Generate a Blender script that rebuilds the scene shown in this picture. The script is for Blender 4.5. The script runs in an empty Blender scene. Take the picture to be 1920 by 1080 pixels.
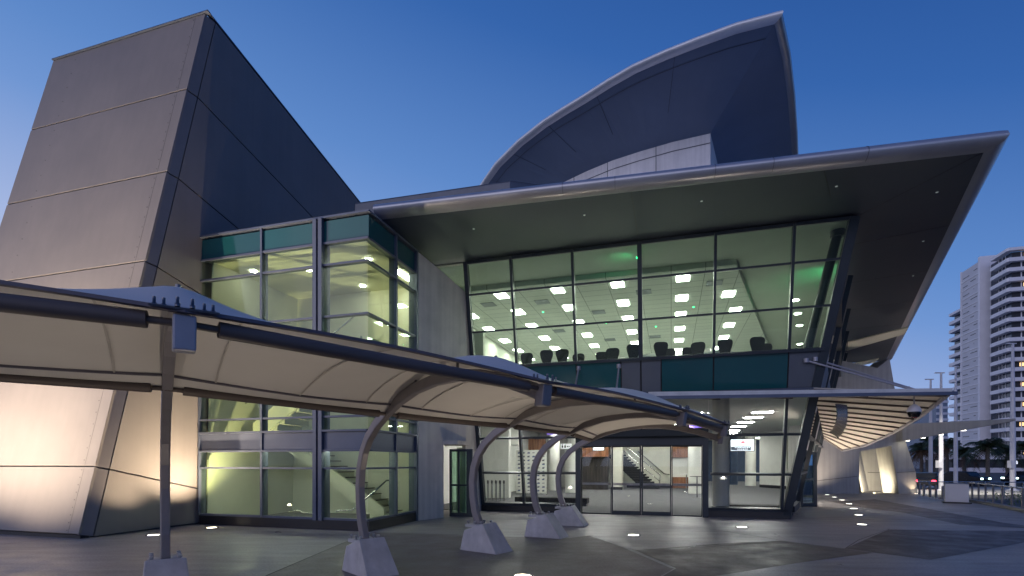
import bpy, bmesh, math, random
from mathutils import Vector, Matrix
random.seed(7)
SC = bpy.context.scene
COL = SC.collection
R = math.radians
PI = math.pi

# ------------------------------------------------------------------ frames
F, HZ, H = 988.0, 868.0, 1.75                 # lens (px), horizon row, eye height
CA, SA = 0.95728, 0.28914
RZ = math.atan2(-SA, CA)                      # building grid is turned 16.8 degrees to the lens


def W(s, t, z=0.0):                           # building grid -> world
    return Vector((s * CA + t * SA, -s * SA + t * CA, z))


def L(p):                                     # world -> building grid
    return (p[0] * CA - p[1] * SA, p[0] * SA + p[1] * CA, p[2])


def at_z(x, y, z=0.0):                        # survey: the point of height z seen at a pixel
    k = (z - H) * F / (HZ - y)
    return Vector(((x - 960) / F * k, k, z))


def at_y(x, y, Y):                            # survey: the point at depth Y seen at a pixel
    return Vector(((x - 960) / F * Y, Y, H + (HZ - y) / F * Y))


# ------------------------------------------------------------------ materials
def nodes(name):
    m = bpy.data.materials.new(name)
    m.use_nodes = True
    nt = m.node_tree
    return m, nt, nt.nodes['Principled BSDF'], nt.nodes['Material Output']


def M(name, col, rough=0.6, metal=0.0, var=0.18, scale=2.0, bump=0.0, bscale=40, streak=0.0, coord='Object', spec=0.5):
    m, nt, b, out = nodes(name)
    N, K = nt.nodes.new, nt.links.new
    tc = N('ShaderNodeTexCoord')
    mp = N('ShaderNodeMapping')
    K(tc.outputs[coord], mp.inputs[0])
    n1 = N('ShaderNodeTexNoise'); n1.inputs['Scale'].default_value = scale; n1.inputs['Detail'].default_value = 6; n1.inputs['Roughness'].default_value = .62
    K(mp.outputs[0], n1.inputs['Vector'])
    rmp = N('ShaderNodeMapRange')
    rmp.inputs['From Min'].default_value = .3; rmp.inputs['From Max'].default_value = .7
    rmp.inputs['To Min'].default_value = 1 - var; rmp.inputs['To Max'].default_value = 1 + var
    K(n1.outputs[0], rmp.inputs[0])
    fac = rmp.outputs[0]
    if streak:
        mp2 = N('ShaderNodeMapping'); mp2.inputs['Scale'].default_value = (3.5, 3.5, .12)
        K(tc.outputs[coord], mp2.inputs[0])
        n2 = N('ShaderNodeTexNoise'); n2.inputs['Scale'].default_value = 1.6; n2.inputs['Detail'].default_value = 5
        K(mp2.outputs[0], n2.inputs['Vector'])
        r2 = N('ShaderNodeMapRange'); r2.inputs['From Min'].default_value = .35; r2.inputs['From Max'].default_value = .65
        r2.inputs['To Min'].default_value = 1 - streak; r2.inputs['To Max'].default_value = 1 + streak * .4
        K(n2.outputs[0], r2.inputs[0])
        mm = N('ShaderNodeMath'); mm.operation = 'MULTIPLY'
        K(fac, mm.inputs[0]); K(r2.outputs[0], mm.inputs[1]); fac = mm.outputs[0]
    vm = N('ShaderNodeVectorMath'); vm.operation = 'SCALE'
    vm.inputs[0].default_value = col
    K(fac, vm.inputs['Scale'])
    K(vm.outputs[0], b.inputs['Base Color'])
    b.inputs['Metallic'].default_value = metal
    b.inputs['Specular IOR Level'].default_value = spec
    rr = N('ShaderNodeMapRange'); rr.inputs['To Min'].default_value = max(.02, rough - .08); rr.inputs['To Max'].default_value = min(1, rough + .08)
    K(n1.outputs[0], rr.inputs[0]); K(rr.outputs[0], b.inputs['Roughness'])
    if bump:
        n3 = N('ShaderNodeTexNoise'); n3.inputs['Scale'].default_value = bscale; n3.inputs['Detail'].default_value = 4
        K(mp.outputs[0], n3.inputs['Vector'])
        bp = N('ShaderNodeBump'); bp.inputs['Strength'].default_value = bump; bp.inputs['Distance'].default_value = .02
        K(n3.outputs[0], bp.inputs['Height']); K(bp.outputs[0], b.inputs['Normal'])
    return m


def EM(name, col, st):
    m, nt, b, out = nodes(name)
    b.inputs['Base Color'].default_value = (*col, 1)
    b.inputs['Emission Color'].default_value = (*col, 1)
    b.inputs['Emission Strength'].default_value = st
    return m


def GL(name, tint, ior=1.5, mirror=0.0, rough=0.0):
    m, nt, b, out = nodes(name)
    nt.nodes.remove(b)
    N, K = nt.nodes.new, nt.links.new
    tr = N('ShaderNodeBsdfTransparent'); tr.inputs[0].default_value = (*tint, 1)
    gl = N('ShaderNodeBsdfGlossy'); gl.inputs['Roughness'].default_value = rough
    gl.inputs[0].default_value = (.95, .97, 1, 1)
    lw_ = N('ShaderNodeLayerWeight'); lw_.inputs[0].default_value = .5
    pw = N('ShaderNodeMath'); pw.operation = 'POWER'; pw.inputs[1].default_value = 5
    K(lw_.outputs['Facing'], pw.inputs[0])
    fr = N('ShaderNodeMath'); fr.operation = 'MULTIPLY_ADD'; fr.inputs[1].default_value = .8; fr.inputs[2].default_value = .035
    K(pw.outputs[0], fr.inputs[0])
    mx = N('ShaderNodeMixShader')
    f = fr.outputs[0]
    if mirror:
        a = N('ShaderNodeMath'); a.operation = 'ADD'; a.use_clamp = True; a.inputs[1].default_value = mirror
        K(f, a.inputs[0]); f = a.outputs[0]
    K(f, mx.inputs[0]); K(tr.outputs[0], mx.inputs[1]); K(gl.outputs[0], mx.inputs[2])
    K(mx.outputs[0], out.inputs[0])
    return m


def ground_mat(name, ca, cb, scale, rough=.5, stain=.35):
    m, nt, b, out = nodes(name)
    N, K = nt.nodes.new, nt.links.new
    tc = N('ShaderNodeTexCoord')
    n1 = N('ShaderNodeTexNoise'); n1.inputs['Scale'].default_value = scale; n1.inputs['Detail'].default_value = 8; n1.inputs['Roughness'].default_value = .65
    n2 = N('ShaderNodeTexNoise'); n2.inputs['Scale'].default_value = scale * .16; n2.inputs['Detail'].default_value = 4; n2.inputs['Distortion'].default_value = .8
    n3 = N('ShaderNodeTexNoise'); n3.inputs['Scale'].default_value = 26; n3.inputs['Detail'].default_value = 3
    mps = N('ShaderNodeMapping'); mps.inputs['Rotation'].default_value = (0, 0, .5); mps.inputs['Scale'].default_value = (.25, 1.7, 1)
    n4 = N('ShaderNodeTexNoise'); n4.inputs['Scale'].default_value = 2.2; n4.inputs['Detail'].default_value = 7
    K(tc.outputs['Object'], mps.inputs[0]); K(mps.outputs[0], n4.inputs['Vector'])
    for n in (n1, n2, n3):
        K(tc.outputs['Object'], n.inputs['Vector'])
    cr = N('ShaderNodeValToRGB')
    cr.color_ramp.elements[0].position = .40; cr.color_ramp.elements[0].color = (*ca, 1)
    cr.color_ramp.elements[1].position = .60; cr.color_ramp.elements[1].color = (*cb, 1)
    a1 = N('ShaderNodeMath'); a1.operation = 'MULTIPLY_ADD'; a1.inputs[1].default_value = .38
    a2 = N('ShaderNodeMath'); a2.operation = 'MULTIPLY_ADD'; a2.inputs[1].default_value = .35
    a3 = N('ShaderNodeMath'); a3.operation = 'MULTIPLY'; a3.inputs[1].default_value = .27
    K(n4.outputs[0], a3.inputs[0])
    K(n2.outputs[0], a2.inputs[0]); K(a3.outputs[0], a2.inputs[2])
    K(n1.outputs[0], a1.inputs[0]); K(a2.outputs[0], a1.inputs[2])
    K(a1.outputs[0], cr.inputs[0])
    sp = N('ShaderNodeMapRange'); sp.inputs['From Min'].default_value = .25; sp.inputs['From Max'].default_value = .75
    sp.inputs['To Min'].default_value = .72; sp.inputs['To Max'].default_value = 1.28
    K(n3.outputs[0], sp.inputs[0])
    vm = N('ShaderNodeVectorMath'); vm.operation = 'SCALE'
    K(cr.outputs[0], vm.inputs[0]); K(sp.outputs[0], vm.inputs['Scale'])
    K(vm.outputs[0], b.inputs['Base Color'])
    rr = N('ShaderNodeMapRange'); rr.inputs['From Min'].default_value = .3; rr.inputs['From Max'].default_value = .7
    rr.inputs['To Min'].default_value = rough - .16; rr.inputs['To Max'].default_value = rough + .2
    K(n1.outputs[0], rr.inputs[0]); K(rr.outputs[0], b.inputs['Roughness'])
    bp = N('ShaderNodeBump'); bp.inputs['Strength'].default_value = .25; bp.inputs['Distance'].default_value = .012
    K(n3.outputs[0], bp.inputs['Height']); K(bp.outputs[0], b.inputs['Normal'])
    return m


def ceiling_grid_mat():
    m, nt, b, out = nodes('ceiling_tile')
    N, K = nt.nodes.new, nt.links.new
    tc = N('ShaderNodeTexCoord')
    br = N('ShaderNodeTexBrick')
    br.inputs['Color1'].default_value = (.60, .62, .58, 1); br.inputs['Color2'].default_value = (.55, .57, .54, 1)
    br.inputs['Mortar'].default_value = (.22, .23, .22, 1)
    br.inputs['Scale'].default_value = 1.0; br.inputs['Mortar Size'].default_value = .012
    br.inputs['Brick Width'].default_value = 1.11; br.inputs['Row Height'].default_value = .61
    br.offset = 0
    K(tc.outputs['Object'], br.inputs['Vector'])
    K(br.outputs[0], b.inputs['Base Color'])
    b.inputs['Roughness'].default_value = .8
    return m


def wood_mat(name, ca, cb):
    m, nt, b, out = nodes(name)
    N, K = nt.nodes.new, nt.links.new
    tc = N('ShaderNodeTexCoord'); mp = N('ShaderNodeMapping'); mp.inputs['Scale'].default_value = (7, 7, .7)
    n = N('ShaderNodeTexNoise'); n.inputs['Scale'].default_value = 1.5; n.inputs['Detail'].default_value = 6
    cr = N('ShaderNodeValToRGB'); cr.color_ramp.elements[0].position = .35; cr.color_ramp.elements[1].position = .65
    cr.color_ramp.elements[0].color = (*ca, 1); cr.color_ramp.elements[1].color = (*cb, 1)
    K(tc.outputs['Object'], mp.inputs[0]); K(mp.outputs[0], n.inputs['Vector']); K(n.outputs[0], cr.inputs[0]); K(cr.outputs[0], b.inputs['Base Color'])
    b.inputs['Roughness'].default_value = .35
    return m


panel_m = M('tower_panel', (.185, .172, .168), .55, var=.1, scale=.5, streak=.035, bump=.05, bscale=12)
panel_core = M('tower_core', (.10, .10, .10), .8)
conc_wall = M('grey_render', (.64, .60, .53), .7, var=.12, scale=1.1, streak=.10, bump=.08, bscale=14)
pale_wall = M('pale_precast', (.88, .85, .85), .6, var=.08, scale=.8, streak=.08)
lean_wall_m = M('leaning_wall_precast', (.40, .39, .37), .65, var=.1, scale=.9, streak=.12, bump=.05, bscale=10)
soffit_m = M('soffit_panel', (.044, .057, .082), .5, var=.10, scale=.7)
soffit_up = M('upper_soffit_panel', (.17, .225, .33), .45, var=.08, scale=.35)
rim_m = M('pale_silver_rim', (.72, .73, .76), .38, metal=.35, var=.05)
silver = M('silver_fascia', (.44, .45, .48), .32, metal=.6, var=.07, scale=1.2)
roof_m = M('roof_sheet', (.72, .72, .72), .6)
roof_edge = M('roof_edge_metal', (.14, .15, .17), .45, metal=.3)
frame_m = M('dark_frame', (.035, .045, .055), .4, metal=.2, var=.1)
frame_blue = M('blue_grey_frame', (.10, .12, .17), .42, metal=.25, var=.08)
black_m = M('black_plinth', (.012, .012, .014), .35)
teal_m = M('teal_glass_panel', (.012, .085, .095), .10, var=.05, scale=.5)
grey_pan = M('grey_metal_panel', (.11, .125, .15), .45, metal=.2, var=.06)
steel_m = M('stainless_steel', (.55, .55, .55), .25, metal=1.0, var=.05)
steel_paint = M('painted_steel', (.22, .20, .20), .42, metal=.25, var=.1, scale=4)
steel_lt = M('painted_steel_light', (.36, .36, .40), .42, metal=.2, var=.07, scale=4)
tube_m = M('painted_tube', (.10, .078, .066), .55, metal=0, var=.1, scale=3)
plinth_m = M('white_painted_concrete', (.52, .50, .50), .6, var=.16, scale=4, streak=.10, bump=.1, bscale=30)
bolt_m = M('bolt_steel', (.16, .16, .17), .35, metal=.9)
white_wall = M('white_plaster', (.72, .72, .66), .7, var=.05)
hall_wall = M('hall_plaster', (.76, .77, .70), .7, var=.06)
stair_wall = M('yellow_green_plaster', (.70, .70, .60), .7, var=.07, scale=.8)
stair_soffit = M('pale_plaster', (.66, .66, .55), .7, var=.05)
plain_ceil = M('plain_ceiling', (.42, .45, .41), .75, var=.06, scale=.6)
low_ceil = M('lobby_ceiling', (.58, .58, .57), .8, var=.05)
carpet = M('grey_carpet', (.26, .26, .265), .9, var=.2, scale=3, bump=.1, bscale=60)
tile_ceil = ceiling_grid_mat()
wood_m = wood_mat('timber_veneer', (.16, .06, .025), (.34, .15, .065))
wood_dk = wood_mat('dark_slats', (.02, .017, .014), (.055, .045, .038))
black_fab = M('black_fabric', (.012, .012, .013), .75, var=.2, scale=20)
blackgloss = M('black_gloss', (.008, .008, .009), .12)
cloth_m = M('white_cloth', (.72, .72, .72), .8, var=.05)
blue_wall = M('deep_blue_wall', (.03, .06, .12), .5)
fabric_m, nt, b, out = nodes('membrane_fabric')
_n = nt.nodes.new('ShaderNodeTexNoise'); _n.inputs['Scale'].default_value = 1.3; _n.inputs['Detail'].default_value = 5
_c = nt.nodes.new('ShaderNodeTexCoord'); nt.links.new(_c.outputs['Object'], _n.inputs['Vector'])
_r = nt.nodes.new('ShaderNodeValToRGB'); _r.color_ramp.elements[0].color = (.50, .475, .44, 1); _r.color_ramp.elements[1].color = (.60, .575, .54, 1)
nt.links.new(_n.outputs[0], _r.inputs[0]); nt.links.new(_r.outputs[0], b.inputs['Base Color']); b.inputs['Roughness'].default_value = .65
hem_m = M('fabric_hem', (.12, .11, .13), .7)
frost_m, nt, b, out = nodes('frosted_canopy_glass')
nt.nodes.remove(b)
_d = nt.nodes.new('ShaderNodeBsdfDiffuse'); _d.inputs[0].default_value = (.72, .68, .60, 1)
_t = nt.nodes.new('ShaderNodeBsdfTranslucent'); _t.inputs[0].default_value = (.55, .56, .52, 1)
_x = nt.nodes.new('ShaderNodeMixShader'); _x.inputs[0].default_value = .35
nt.links.new(_d.outputs[0], _x.inputs[1]); nt.links.new(_t.outputs[0], _x.inputs[2]); nt.links.new(_x.outputs[0], out.inputs[0])
hall_glass = GL('hall_glass', (.83, .92, .85), 1.45)
lobby_glass = GL('lobby_glass', (.93, .96, .945), 1.45)
stair_glass = GL('stair_glass', (.865, .93, .815), 1.5)
side_glass = GL('side_glass', (.45, .55, .52), 1.5, mirror=.35)
green_glass = GL('green_door_glass', (.60, .76, .66), 1.5)
panel_light = EM('ceiling_panel_light', (1, .97, .88), 36)
lobby_light = EM('lobby_panel_light', (1, .97, .92), 72)
stair_light = EM('stair_panel_light', (1, .97, .90), 46)
warm_lens = EM('warm_lens', (1, .86, .62), 9)
white_lens = EM('white_lens', (1, .95, .82), 7)
dot_lens = EM('downlight_lens', (.8, .9, .85), .22)
green_led = EM('green_led', (.05, 1, .35), 5)
purple_led = EM('purple_led', (.35, .22, 1), .7)
red_led = EM('red_lamp', (1, .02, .04), 14)
head_led = EM('head_lamp', (.7, 1, .95), 5)
amber_led = EM('amber_lamp', (1, .35, .05), 4)
win_warm = EM('warm_window', (1, .66, .28), 1.3)
screen_m = EM('lit_screen', (.85, .9, 1), 1.1)
screen_dk = EM('screen_band', (.06, .08, .11), .5)
red_mark = EM('screen_red', (.5, .03, .05), .8)
cyan_mark = EM('screen_cyan', (.1, .45, .6), .8)
frond_m = M('palm_frond', (.035, .055, .025), .55, var=.4, scale=3)
frond_dry = M('dry_frond', (.10, .06, .035), .8, var=.4, scale=3)
trunk_m = M('palm_trunk', (.14, .12, .10), .85, var=.3, scale=6, bump=.3, bscale=20)
leaf_m = M('hedge_leaf', (.10, .17, .035), .6, var=.45, scale=5)
pole_m = M('white_pole', (.62, .62, .66), .4, var=.04)
apt_white = M('apartment_concrete', (.80, .79, .82), .7, var=.06, scale=.2)
apt_panel = M('apartment_panel', (.62, .61, .64), .7, var=.06, scale=.2)
apt_glass = M('apartment_glass', (.035, .05, .075), .12, var=.4, scale=.25)
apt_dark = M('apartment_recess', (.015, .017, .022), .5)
far_tower = M('far_tower_wall', (.22, .27, .34), .6)
car_dark = M('dark_car_paint', (.02, .022, .026), .25, metal=.3)
car_glass = M('car_window', (.01, .012, .015), .08)
tyre_m = M('tyre_rubber', (.012, .012, .012), .8)
orange_p = M('orange_paint', (.55, .16, .03), .4)
cab_m = M('cabinet_metal', (.55, .56, .60), .45, metal=.3, var=.06)
conc_m = ground_mat('plaza_concrete', (.17, .155, .145), (.37, .34, .325), 1.3, .42)
dark_pave = ground_mat('brown_paving', (.065, .052, .048), (.11, .09, .083), 1.8, .5)
mid_pave = ground_mat('grey_brown_paving', (.13, .108, .10), (.20, .172, .162), 1.6, .5)
asph_m = ground_mat('asphalt', (.035, .035, .037), (.065, .065, .066), 1.2, .7)
path_m = ground_mat('pale_path', (.24, .235, .22), (.36, .35, .33), 1.0, .7)
scuff_m = M('pale_joint', (.34, .335, .32), .6, var=.3, scale=5)
joint_dk = M('dark_joint', (.035, .033, .032), .8)


# ------------------------------------------------------------------ mesh helper
class MB:
    def __init__(self):
        self.v, self.f, self.m, self.s = [], [], [], []

    def add(self, vs, fs, mi=0, smooth=False):
        o = len(self.v)
        self.v += [Vector(p) for p in vs]
        for f in fs:
            self.f.append([o + i for i in f]); self.m.append(mi); self.s.append(smooth)
        return self

    def box(self, x0, x1, y0, y1, z0, z1, mi=0):
        return self.hexa([(x0, y0, z0), (x1, y0, z0), (x1, y1, z0), (x0, y1, z0), (x0, y0, z1), (x1, y0, z1), (x1, y1, z1), (x0, y1, z1)], mi)

    def hexa(self, p, mi=0):
        return self.add(p, [(0, 3, 2, 1), (4, 5, 6, 7), (0, 1, 5, 4), (1, 2, 6, 5), (2, 3, 7, 6), (3, 0, 4, 7)], mi)

    def prism(self, poly, vec, mi=0):         # polygon (CCW seen against vec) pushed along vec
        n = len(poly); vec = Vector(vec)
        a = [Vector(p) for p in poly]; c = [p + vec for p in a]
        fs = [tuple(range(n))[::-1], tuple(range(n, 2 * n))] + [(i, (i + 1) % n, n + (i + 1) % n, n + i) for i in range(n)]
        return self.add(a + c, fs, mi)

    def bar(self, p, q, w, d, up=(0, 0, 1), mi=0):
        p, q, up = Vector(p), Vector(q), Vector(up)
        x = (q - p).normalized(); y = up.cross(x)
        if y.length < 1e-4: y = Vector((0, 1, 0)).cross(x)
        y.normalize(); z = x.cross(y)
        y *= w / 2; z *= d / 2
        return self.hexa([p - y - z, q - y - z, q + y - z, p + y - z, p - y + z, q - y + z, q + y + z, p + y + z], mi)

    def sweep(self, path, prof, ups=None, mi=0, smooth=False, caps=True, closed=True):
        path = [Vector(p) for p in path]; n = len(path); k = len(prof); vs, fs = [], []
        for i, p in enumerate(path):
            t = (path[min(i + 1, n - 1)] - path[max(i - 1, 0)]).normalized()
            up = Vector(ups[i] if isinstance(ups, list) else (ups or (0, 0, 1)))
            x = t.cross(up)
            if x.length < 1e-4: x = t.cross(Vector((1, 0, .01)))
            x.normalize(); y = x.cross(t).normalized()
            pr = prof[i] if callable(getattr(prof, 'get', None)) else prof
            vs += [p + x * a + y * c for a, c in pr]
        for i in range(n - 1):
            for j in range(k if closed else k - 1):
                fs.append((i * k + j, i * k + (j + 1) % k, (i + 1) * k + (j + 1) % k, (i + 1) * k + j))
        if caps and closed:
            fs.append(tuple(range(k))[::-1]); fs.append(tuple(range((n - 1) * k, n * k)))
        return self.add(vs, fs, mi, smooth)

    def tube(self, path, r, n=10, mi=0, smooth=True):
        path = [Vector(p) for p in path]
        rs = r if isinstance(r, (list, tuple)) else [r] * len(path)
        vs, fs = [], []; N = len(path); prev = None
        for i, p in enumerate(path):
            t = (path[min(i + 1, N - 1)] - path[max(i - 1, 0)]).normalized()
            if prev is None:
                x = t.cross(Vector((0, 0, 1)))
                if x.length < 1e-3: x = t.cross(Vector((1, 0, 0)))
            else:
                x = prev - t * prev.dot(t)
            x.normalize(); prev = x; y = t.cross(x)
            vs += [p + (x * math.cos(2 * PI * j / n) + y * math.sin(2 * PI * j / n)) * rs[i] for j in range(n)]
        for i in range(N - 1):
            for j in range(n):
                fs.append((i * n + j, i * n + (j + 1) % n, (i + 1) * n + (j + 1) % n, (i + 1) * n + j))
        o = len(self.f)
        self.add(vs, fs, mi, smooth)
        self.add(vs[:n], [tuple(range(n))[::-1]], mi); self.add(vs[-n:], [tuple(range(n))], mi)
        return self

    def lathe(self, c, prof, n=20, mi=0, smooth=True):   # prof: (radius, z)
        c = Vector(c); vs, fs = [], []
        for r, z in prof:
            vs += [c + Vector((r * math.cos(2 * PI * j / n), r * math.sin(2 * PI * j / n), z)) for j in range(n)]
        for i in range(len(prof) - 1):
            for j in range(n):
                fs.append((i * n + j, i * n + (j + 1) % n, (i + 1) * n + (j + 1) % n, (i + 1) * n + j))
        self.add(vs, fs, mi, smooth)
        self.add(vs[:n], [tuple(range(n))[::-1]], mi); self.add(vs[-n:], [tuple(range(n))], mi)
        return self

    def build(self, name, mats, parent=None, bevel=0.0):
        if not isinstance(mats, (list, tuple)): mats = [mats]
        used = sorted({i for f in self.f for i in f})
        if len(used) < len(self.v):
            mp_ = {u: i for i, u in enumerate(used)}; self.v = [self.v[u] for u in used]; self.f = [[mp_[i] for i in f] for f in self.f]
        me = bpy.data.meshes.new(name)
        o0 = Vector(parent['org']) if parent is not None and 'org' in parent.keys() else Vector((0, 0, 0))
        me.from_pydata([tuple(p - o0) for p in self.v], [], self.f)
        for m in mats: me.materials.append(m)
        for i, p in enumerate(me.polygons):
            p.material_index = self.m[i]; p.use_smooth = self.s[i]
        me.update()
        o = bpy.data.objects.new(name, me); COL.objects.link(o)
        if parent is not None:
            o.parent = parent
            o['org'] = (0.0, 0.0, 0.0) if 'org' not in parent.keys() else tuple(parent['org'])
        if bevel:
            b = o.modifiers.new('edge', 'BEVEL'); b.width = bevel; b.segments = 2; b.limit_method = 'ANGLE'; b.angle_limit = R(40)
        return o


def tag(o, label=None, cat=None, group=None, kind=None):
    for k, v in (('label', label), ('category', cat), ('group', group), ('kind', kind)):
        if v: o[k] = v
    return o


def thing(name, label, cat, loc=(0, 0, 0), group=None, grid=False, rz=0.0):
    """an Empty at the thing's base; grid=True: loc and all its meshes are in the building grid (s, t, z)"""
    o = bpy.data.objects.new(name, None); COL.objects.link(o)
    o.empty_display_size = .2
    if grid:
        o.location = W(*loc); o.rotation_euler = (0, 0, RZ)
    else:
        o.location = loc; o.rotation_euler = (0, 0, rz)
    o['org'] = tuple(float(c) for c in loc)
    return tag(o, label, cat, group)


def single(mb, name, mats, base, label=None, cat=None, group=None, kind=None, bevel=0.0):
    """a top-level thing that is one mesh, its origin at base (world)"""
    base = Vector(base)
    mb.v = [p - base for p in mb.v]
    o = mb.build(name, mats, None, bevel); o.location = base
    return tag(o, label, cat, group, kind)


def dup(root, loc, rz=None, label=None):
    r = root.copy(); COL.objects.link(r); r.location = loc
    if rz is not None: r.rotation_euler = (0, 0, rz)
    if label: r['label'] = label
    for ch in list(root.children):
        c = ch.copy(); COL.objects.link(c); c.parent = r
        for g in list(ch.children):
            d = g.copy(); COL.objects.link(d); d.parent = c
    return r


def lamp(name, kind, loc, energy, col, target=None, parent=None, **kw):
    d = bpy.data.lights.new(name, kind); d.energy = energy; d.color = col
    for k, v in kw.items(): setattr(d, k, v)
    o = bpy.data.objects.new(name, d); COL.objects.link(o); o.location = loc
    if target is not None:
        o.rotation_euler = (Vector(target) - Vector(loc)).to_track_quat('-Z', 'Y').to_euler()
    return o


# ------------------------------------------------------------------ ground
mb = MB(); mb.add([(-900, -300, -.55), (1200, -300, -.55), (1200, 1500, -.55), (-900, 1500, -.55)], [(0, 1, 2, 3)])
tag(mb.build('ground', asph_m), kind='structure')
edge = [at_z(1700, 924), at_z(1768, 937), at_z(1815, 940.5), at_z(1862, 948), at_z(1920, 960), at_z(2150, 1020)]
plz = [Vector((-60, -12, 0)), Vector((22, -12, 0)), Vector((11, 4, 0))] + [edge[5], edge[4], edge[3], edge[2], edge[1], edge[0]] + [Vector((26, 40, 0)), Vector((40, 75, 0)), Vector((-60, 75, 0))]
mb = MB(); mb.prism([p - Vector((0, 0, .6)) for p in plz], (0, 0, .6))
tag(mb.build('plaza_pavement', conc_m), kind='structure')
mb = MB()
kerb = [edge[2] + Vector((0, 0, .0)), edge[3], edge[4], edge[5]]
for a, c in zip(kerb[:-1], kerb[1:]):
    mb.bar(a + Vector((0, 0, .05)), c + Vector((0, 0, .05)), .22, .14)
tag(mb.build('kerb', path_m), kind='structure')


def sheet(name, px, m, z, kind='structure'):
    mb = MB(); mb.add([at_z(x, y, 0) + Vector((0, 0, z)) for x, y in px], [tuple(range(len(px)))[::-1]])
    o = mb.build(name, m); tag(o, kind=kind)
    if o.data.polygons[0].normal.z < 0:
        o.data.flip_normals()
    return o


sheet('dark_paving', [(1191, 1032), (1345, 1020), (1462, 1014), (1583, 1029), (1637, 1037), (1495, 1056), (1345, 1080), (1200, 1105), (1268, 1066)], dark_pave, .004)
sheet('dark_paving', [(1584, 1029), (1666, 993), (1800, 995), (1990, 996), (1960, 1010), (1745, 1050), (1638, 1036.5)], dark_pave, .004)
sheet('dark_paving', [(1560, 941), (1640, 936), (1745, 955), (1880, 980), (1985, 994), (1800, 984), (1690, 961), (1590, 948)], dark_pave, .004)
sheet('brown_paving', [(380, 1135), (500, 1080), (640, 1020), (705, 999), (860, 1003), (1050, 1010), (1110, 1004), (1150, 1020), (1187, 1032), (1264, 1066), (1190, 1108), (1000, 1150), (700, 1160)], mid_pave, .004)
sheet('pale_paving', [(1480, 967), (1590, 950), (1705, 962), (1640, 971), (1560, 968)], path_m, .004)
# scuffs and joints
def strip(name, pts, w, m, z=.009):
    mb = MB(); P = [at_z(x, y) for x, y in pts]
    for i in range(len(P) - 1):
        d = (P[i + 1] - P[i]).normalized(); n = Vector((-d.y, d.x, 0))
        ws = [w * random.uniform(.6, 1.3) for _ in range(2)]
        mb.add([P[i] - n * ws[0] + Vector((0, 0, z)), P[i + 1] - n * ws[1] + Vector((0, 0, z)), P[i + 1] + n * ws[1] + Vector((0, 0, z)), P[i] + n * ws[0] + Vector((0, 0, z))], [(0, 1, 2, 3)])
    tag(mb.build(name, m), kind='structure')
strip('paving_joint', [(380, 1135), (500, 1080), (640, 1020), (705, 998.5), (860, 1003)], .012, joint_dk)
strip('paving_joint', [(0, 1022), (110, 1009), (160, 1006)], .010, joint_dk)
strip('paving_joint', [(1102, 1003), (1140, 1016), (1180, 1031), (1262, 1066)], .032, scuff_m)
strip('paving_joint', [(870, 1000), (1060, 1010), (1110, 1004), (1102, 1002)], .012, scuff_m)
strip('paving_joint', [(1195, 974), (1330, 992), (1480, 1016), (1585, 1029), (1610, 1013), (1668, 992)], .008, joint_dk)
strip('paving_joint', [(1183, 1031), (1290, 1028), (1312, 1020), (1300, 1026), (1462, 1014)], .010, scuff_m)
mb = MB(); mb.add([(16, 40, -.53), (70, 33, -.53), (75, 46, -.53), (16, 52, -.53)], [(0, 1, 2, 3)])  # pale sheet stands in for the glare on the lit road
tag(mb.build('lit_road_strip', path_m), kind='structure')

# ------------------------------------------------------------------ leaning tower block
tw = thing('tower', 'tall leaning grey panelled tower block with slanted top left of glass stairwell', 'tower', (-13.0, 8.72, 0), grid=True)
e = Vector((.35, 3.13, 14.48)); base = Vector((-13.04, 8.72, .08)); d1 = Vector((0.0, 1.0, -.2343))
ch = .22
def TL(j, s):                                  # point on the front face: j = 0..1 along the edge, s along the front
    p = base + e * j; return Vector((s, p.y, p.z))
hs = [.0, .109, .290, .472, .650, .826, 1.0]
core = MB()
b0 = base + Vector((-.06, .08, 0))
top = b0 + e
lft = -19.6
zb = .0
core.hexa([(b0.x, b0.y, zb), (lft + .08, b0.y, zb), (lft + .08, 26, zb), (b0.x + .25, 26, zb),
           (top.x, top.y, top.z - .03), (-18.8, top.y, top.z - .03), (-18.8, top.y + 14, top.z - .03 - 14 * .2343), (top.x, top.y + 14, top.z - .03 - 14 * .2343)])
core.build('wall', panel_core, tw)
def left_s(j): return -19.52 + .67 * j
fp = MB(); gp = .018
nrm = Vector((0, -e.z, e.y)).normalized() * .07
for a, c in zip(hs[:-1], hs[1:]):
    ga, gc = a + gp / 14.5, c - gp / 14.5
    P = [TL(ga, left_s(ga)), TL(ga, base.x + e.x * ga - ch * .1), TL(gc, base.x + e.x * gc - ch * .1), TL(gc, left_s(gc))]
    fp.prism([p + Vector((0, .07, 0)) for p in P], nrm + Vector((0, 0, 0)))
fp.build('front_cladding', panel_m, tw, bevel=.008)
fx = MB()
for a, c in zip(hs[:-1], hs[1:]):
    for so_, n_ in ((.42, 9), (5.1, 5)):
        for q in range(n_):
            j_ = a + (c - a) * (q + .5) / n_
            p_ = TL(j_, base.x + e.x * j_ - so_) + nrm + Vector((0, .07, 0))
            fx.bar(p_ + Vector((-.012, -.002, 0)), p_ + Vector((.012, -.002, 0)), .006, .022)
    for so_ in (.36,):
        p_, q_ = TL(a + .002, base.x + e.x * a - so_), TL(c - .002, base.x + e.x * c - so_)
        fx.bar(p_ + nrm + Vector((0, .0695, 0)), q_ + nrm + Vector((0, .0695, 0)), .008, .004, (0, 1, 0))
fx.build('rivet', panel_core, tw)
rp = MB(); nx = Vector((.07, 0, 0))
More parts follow.
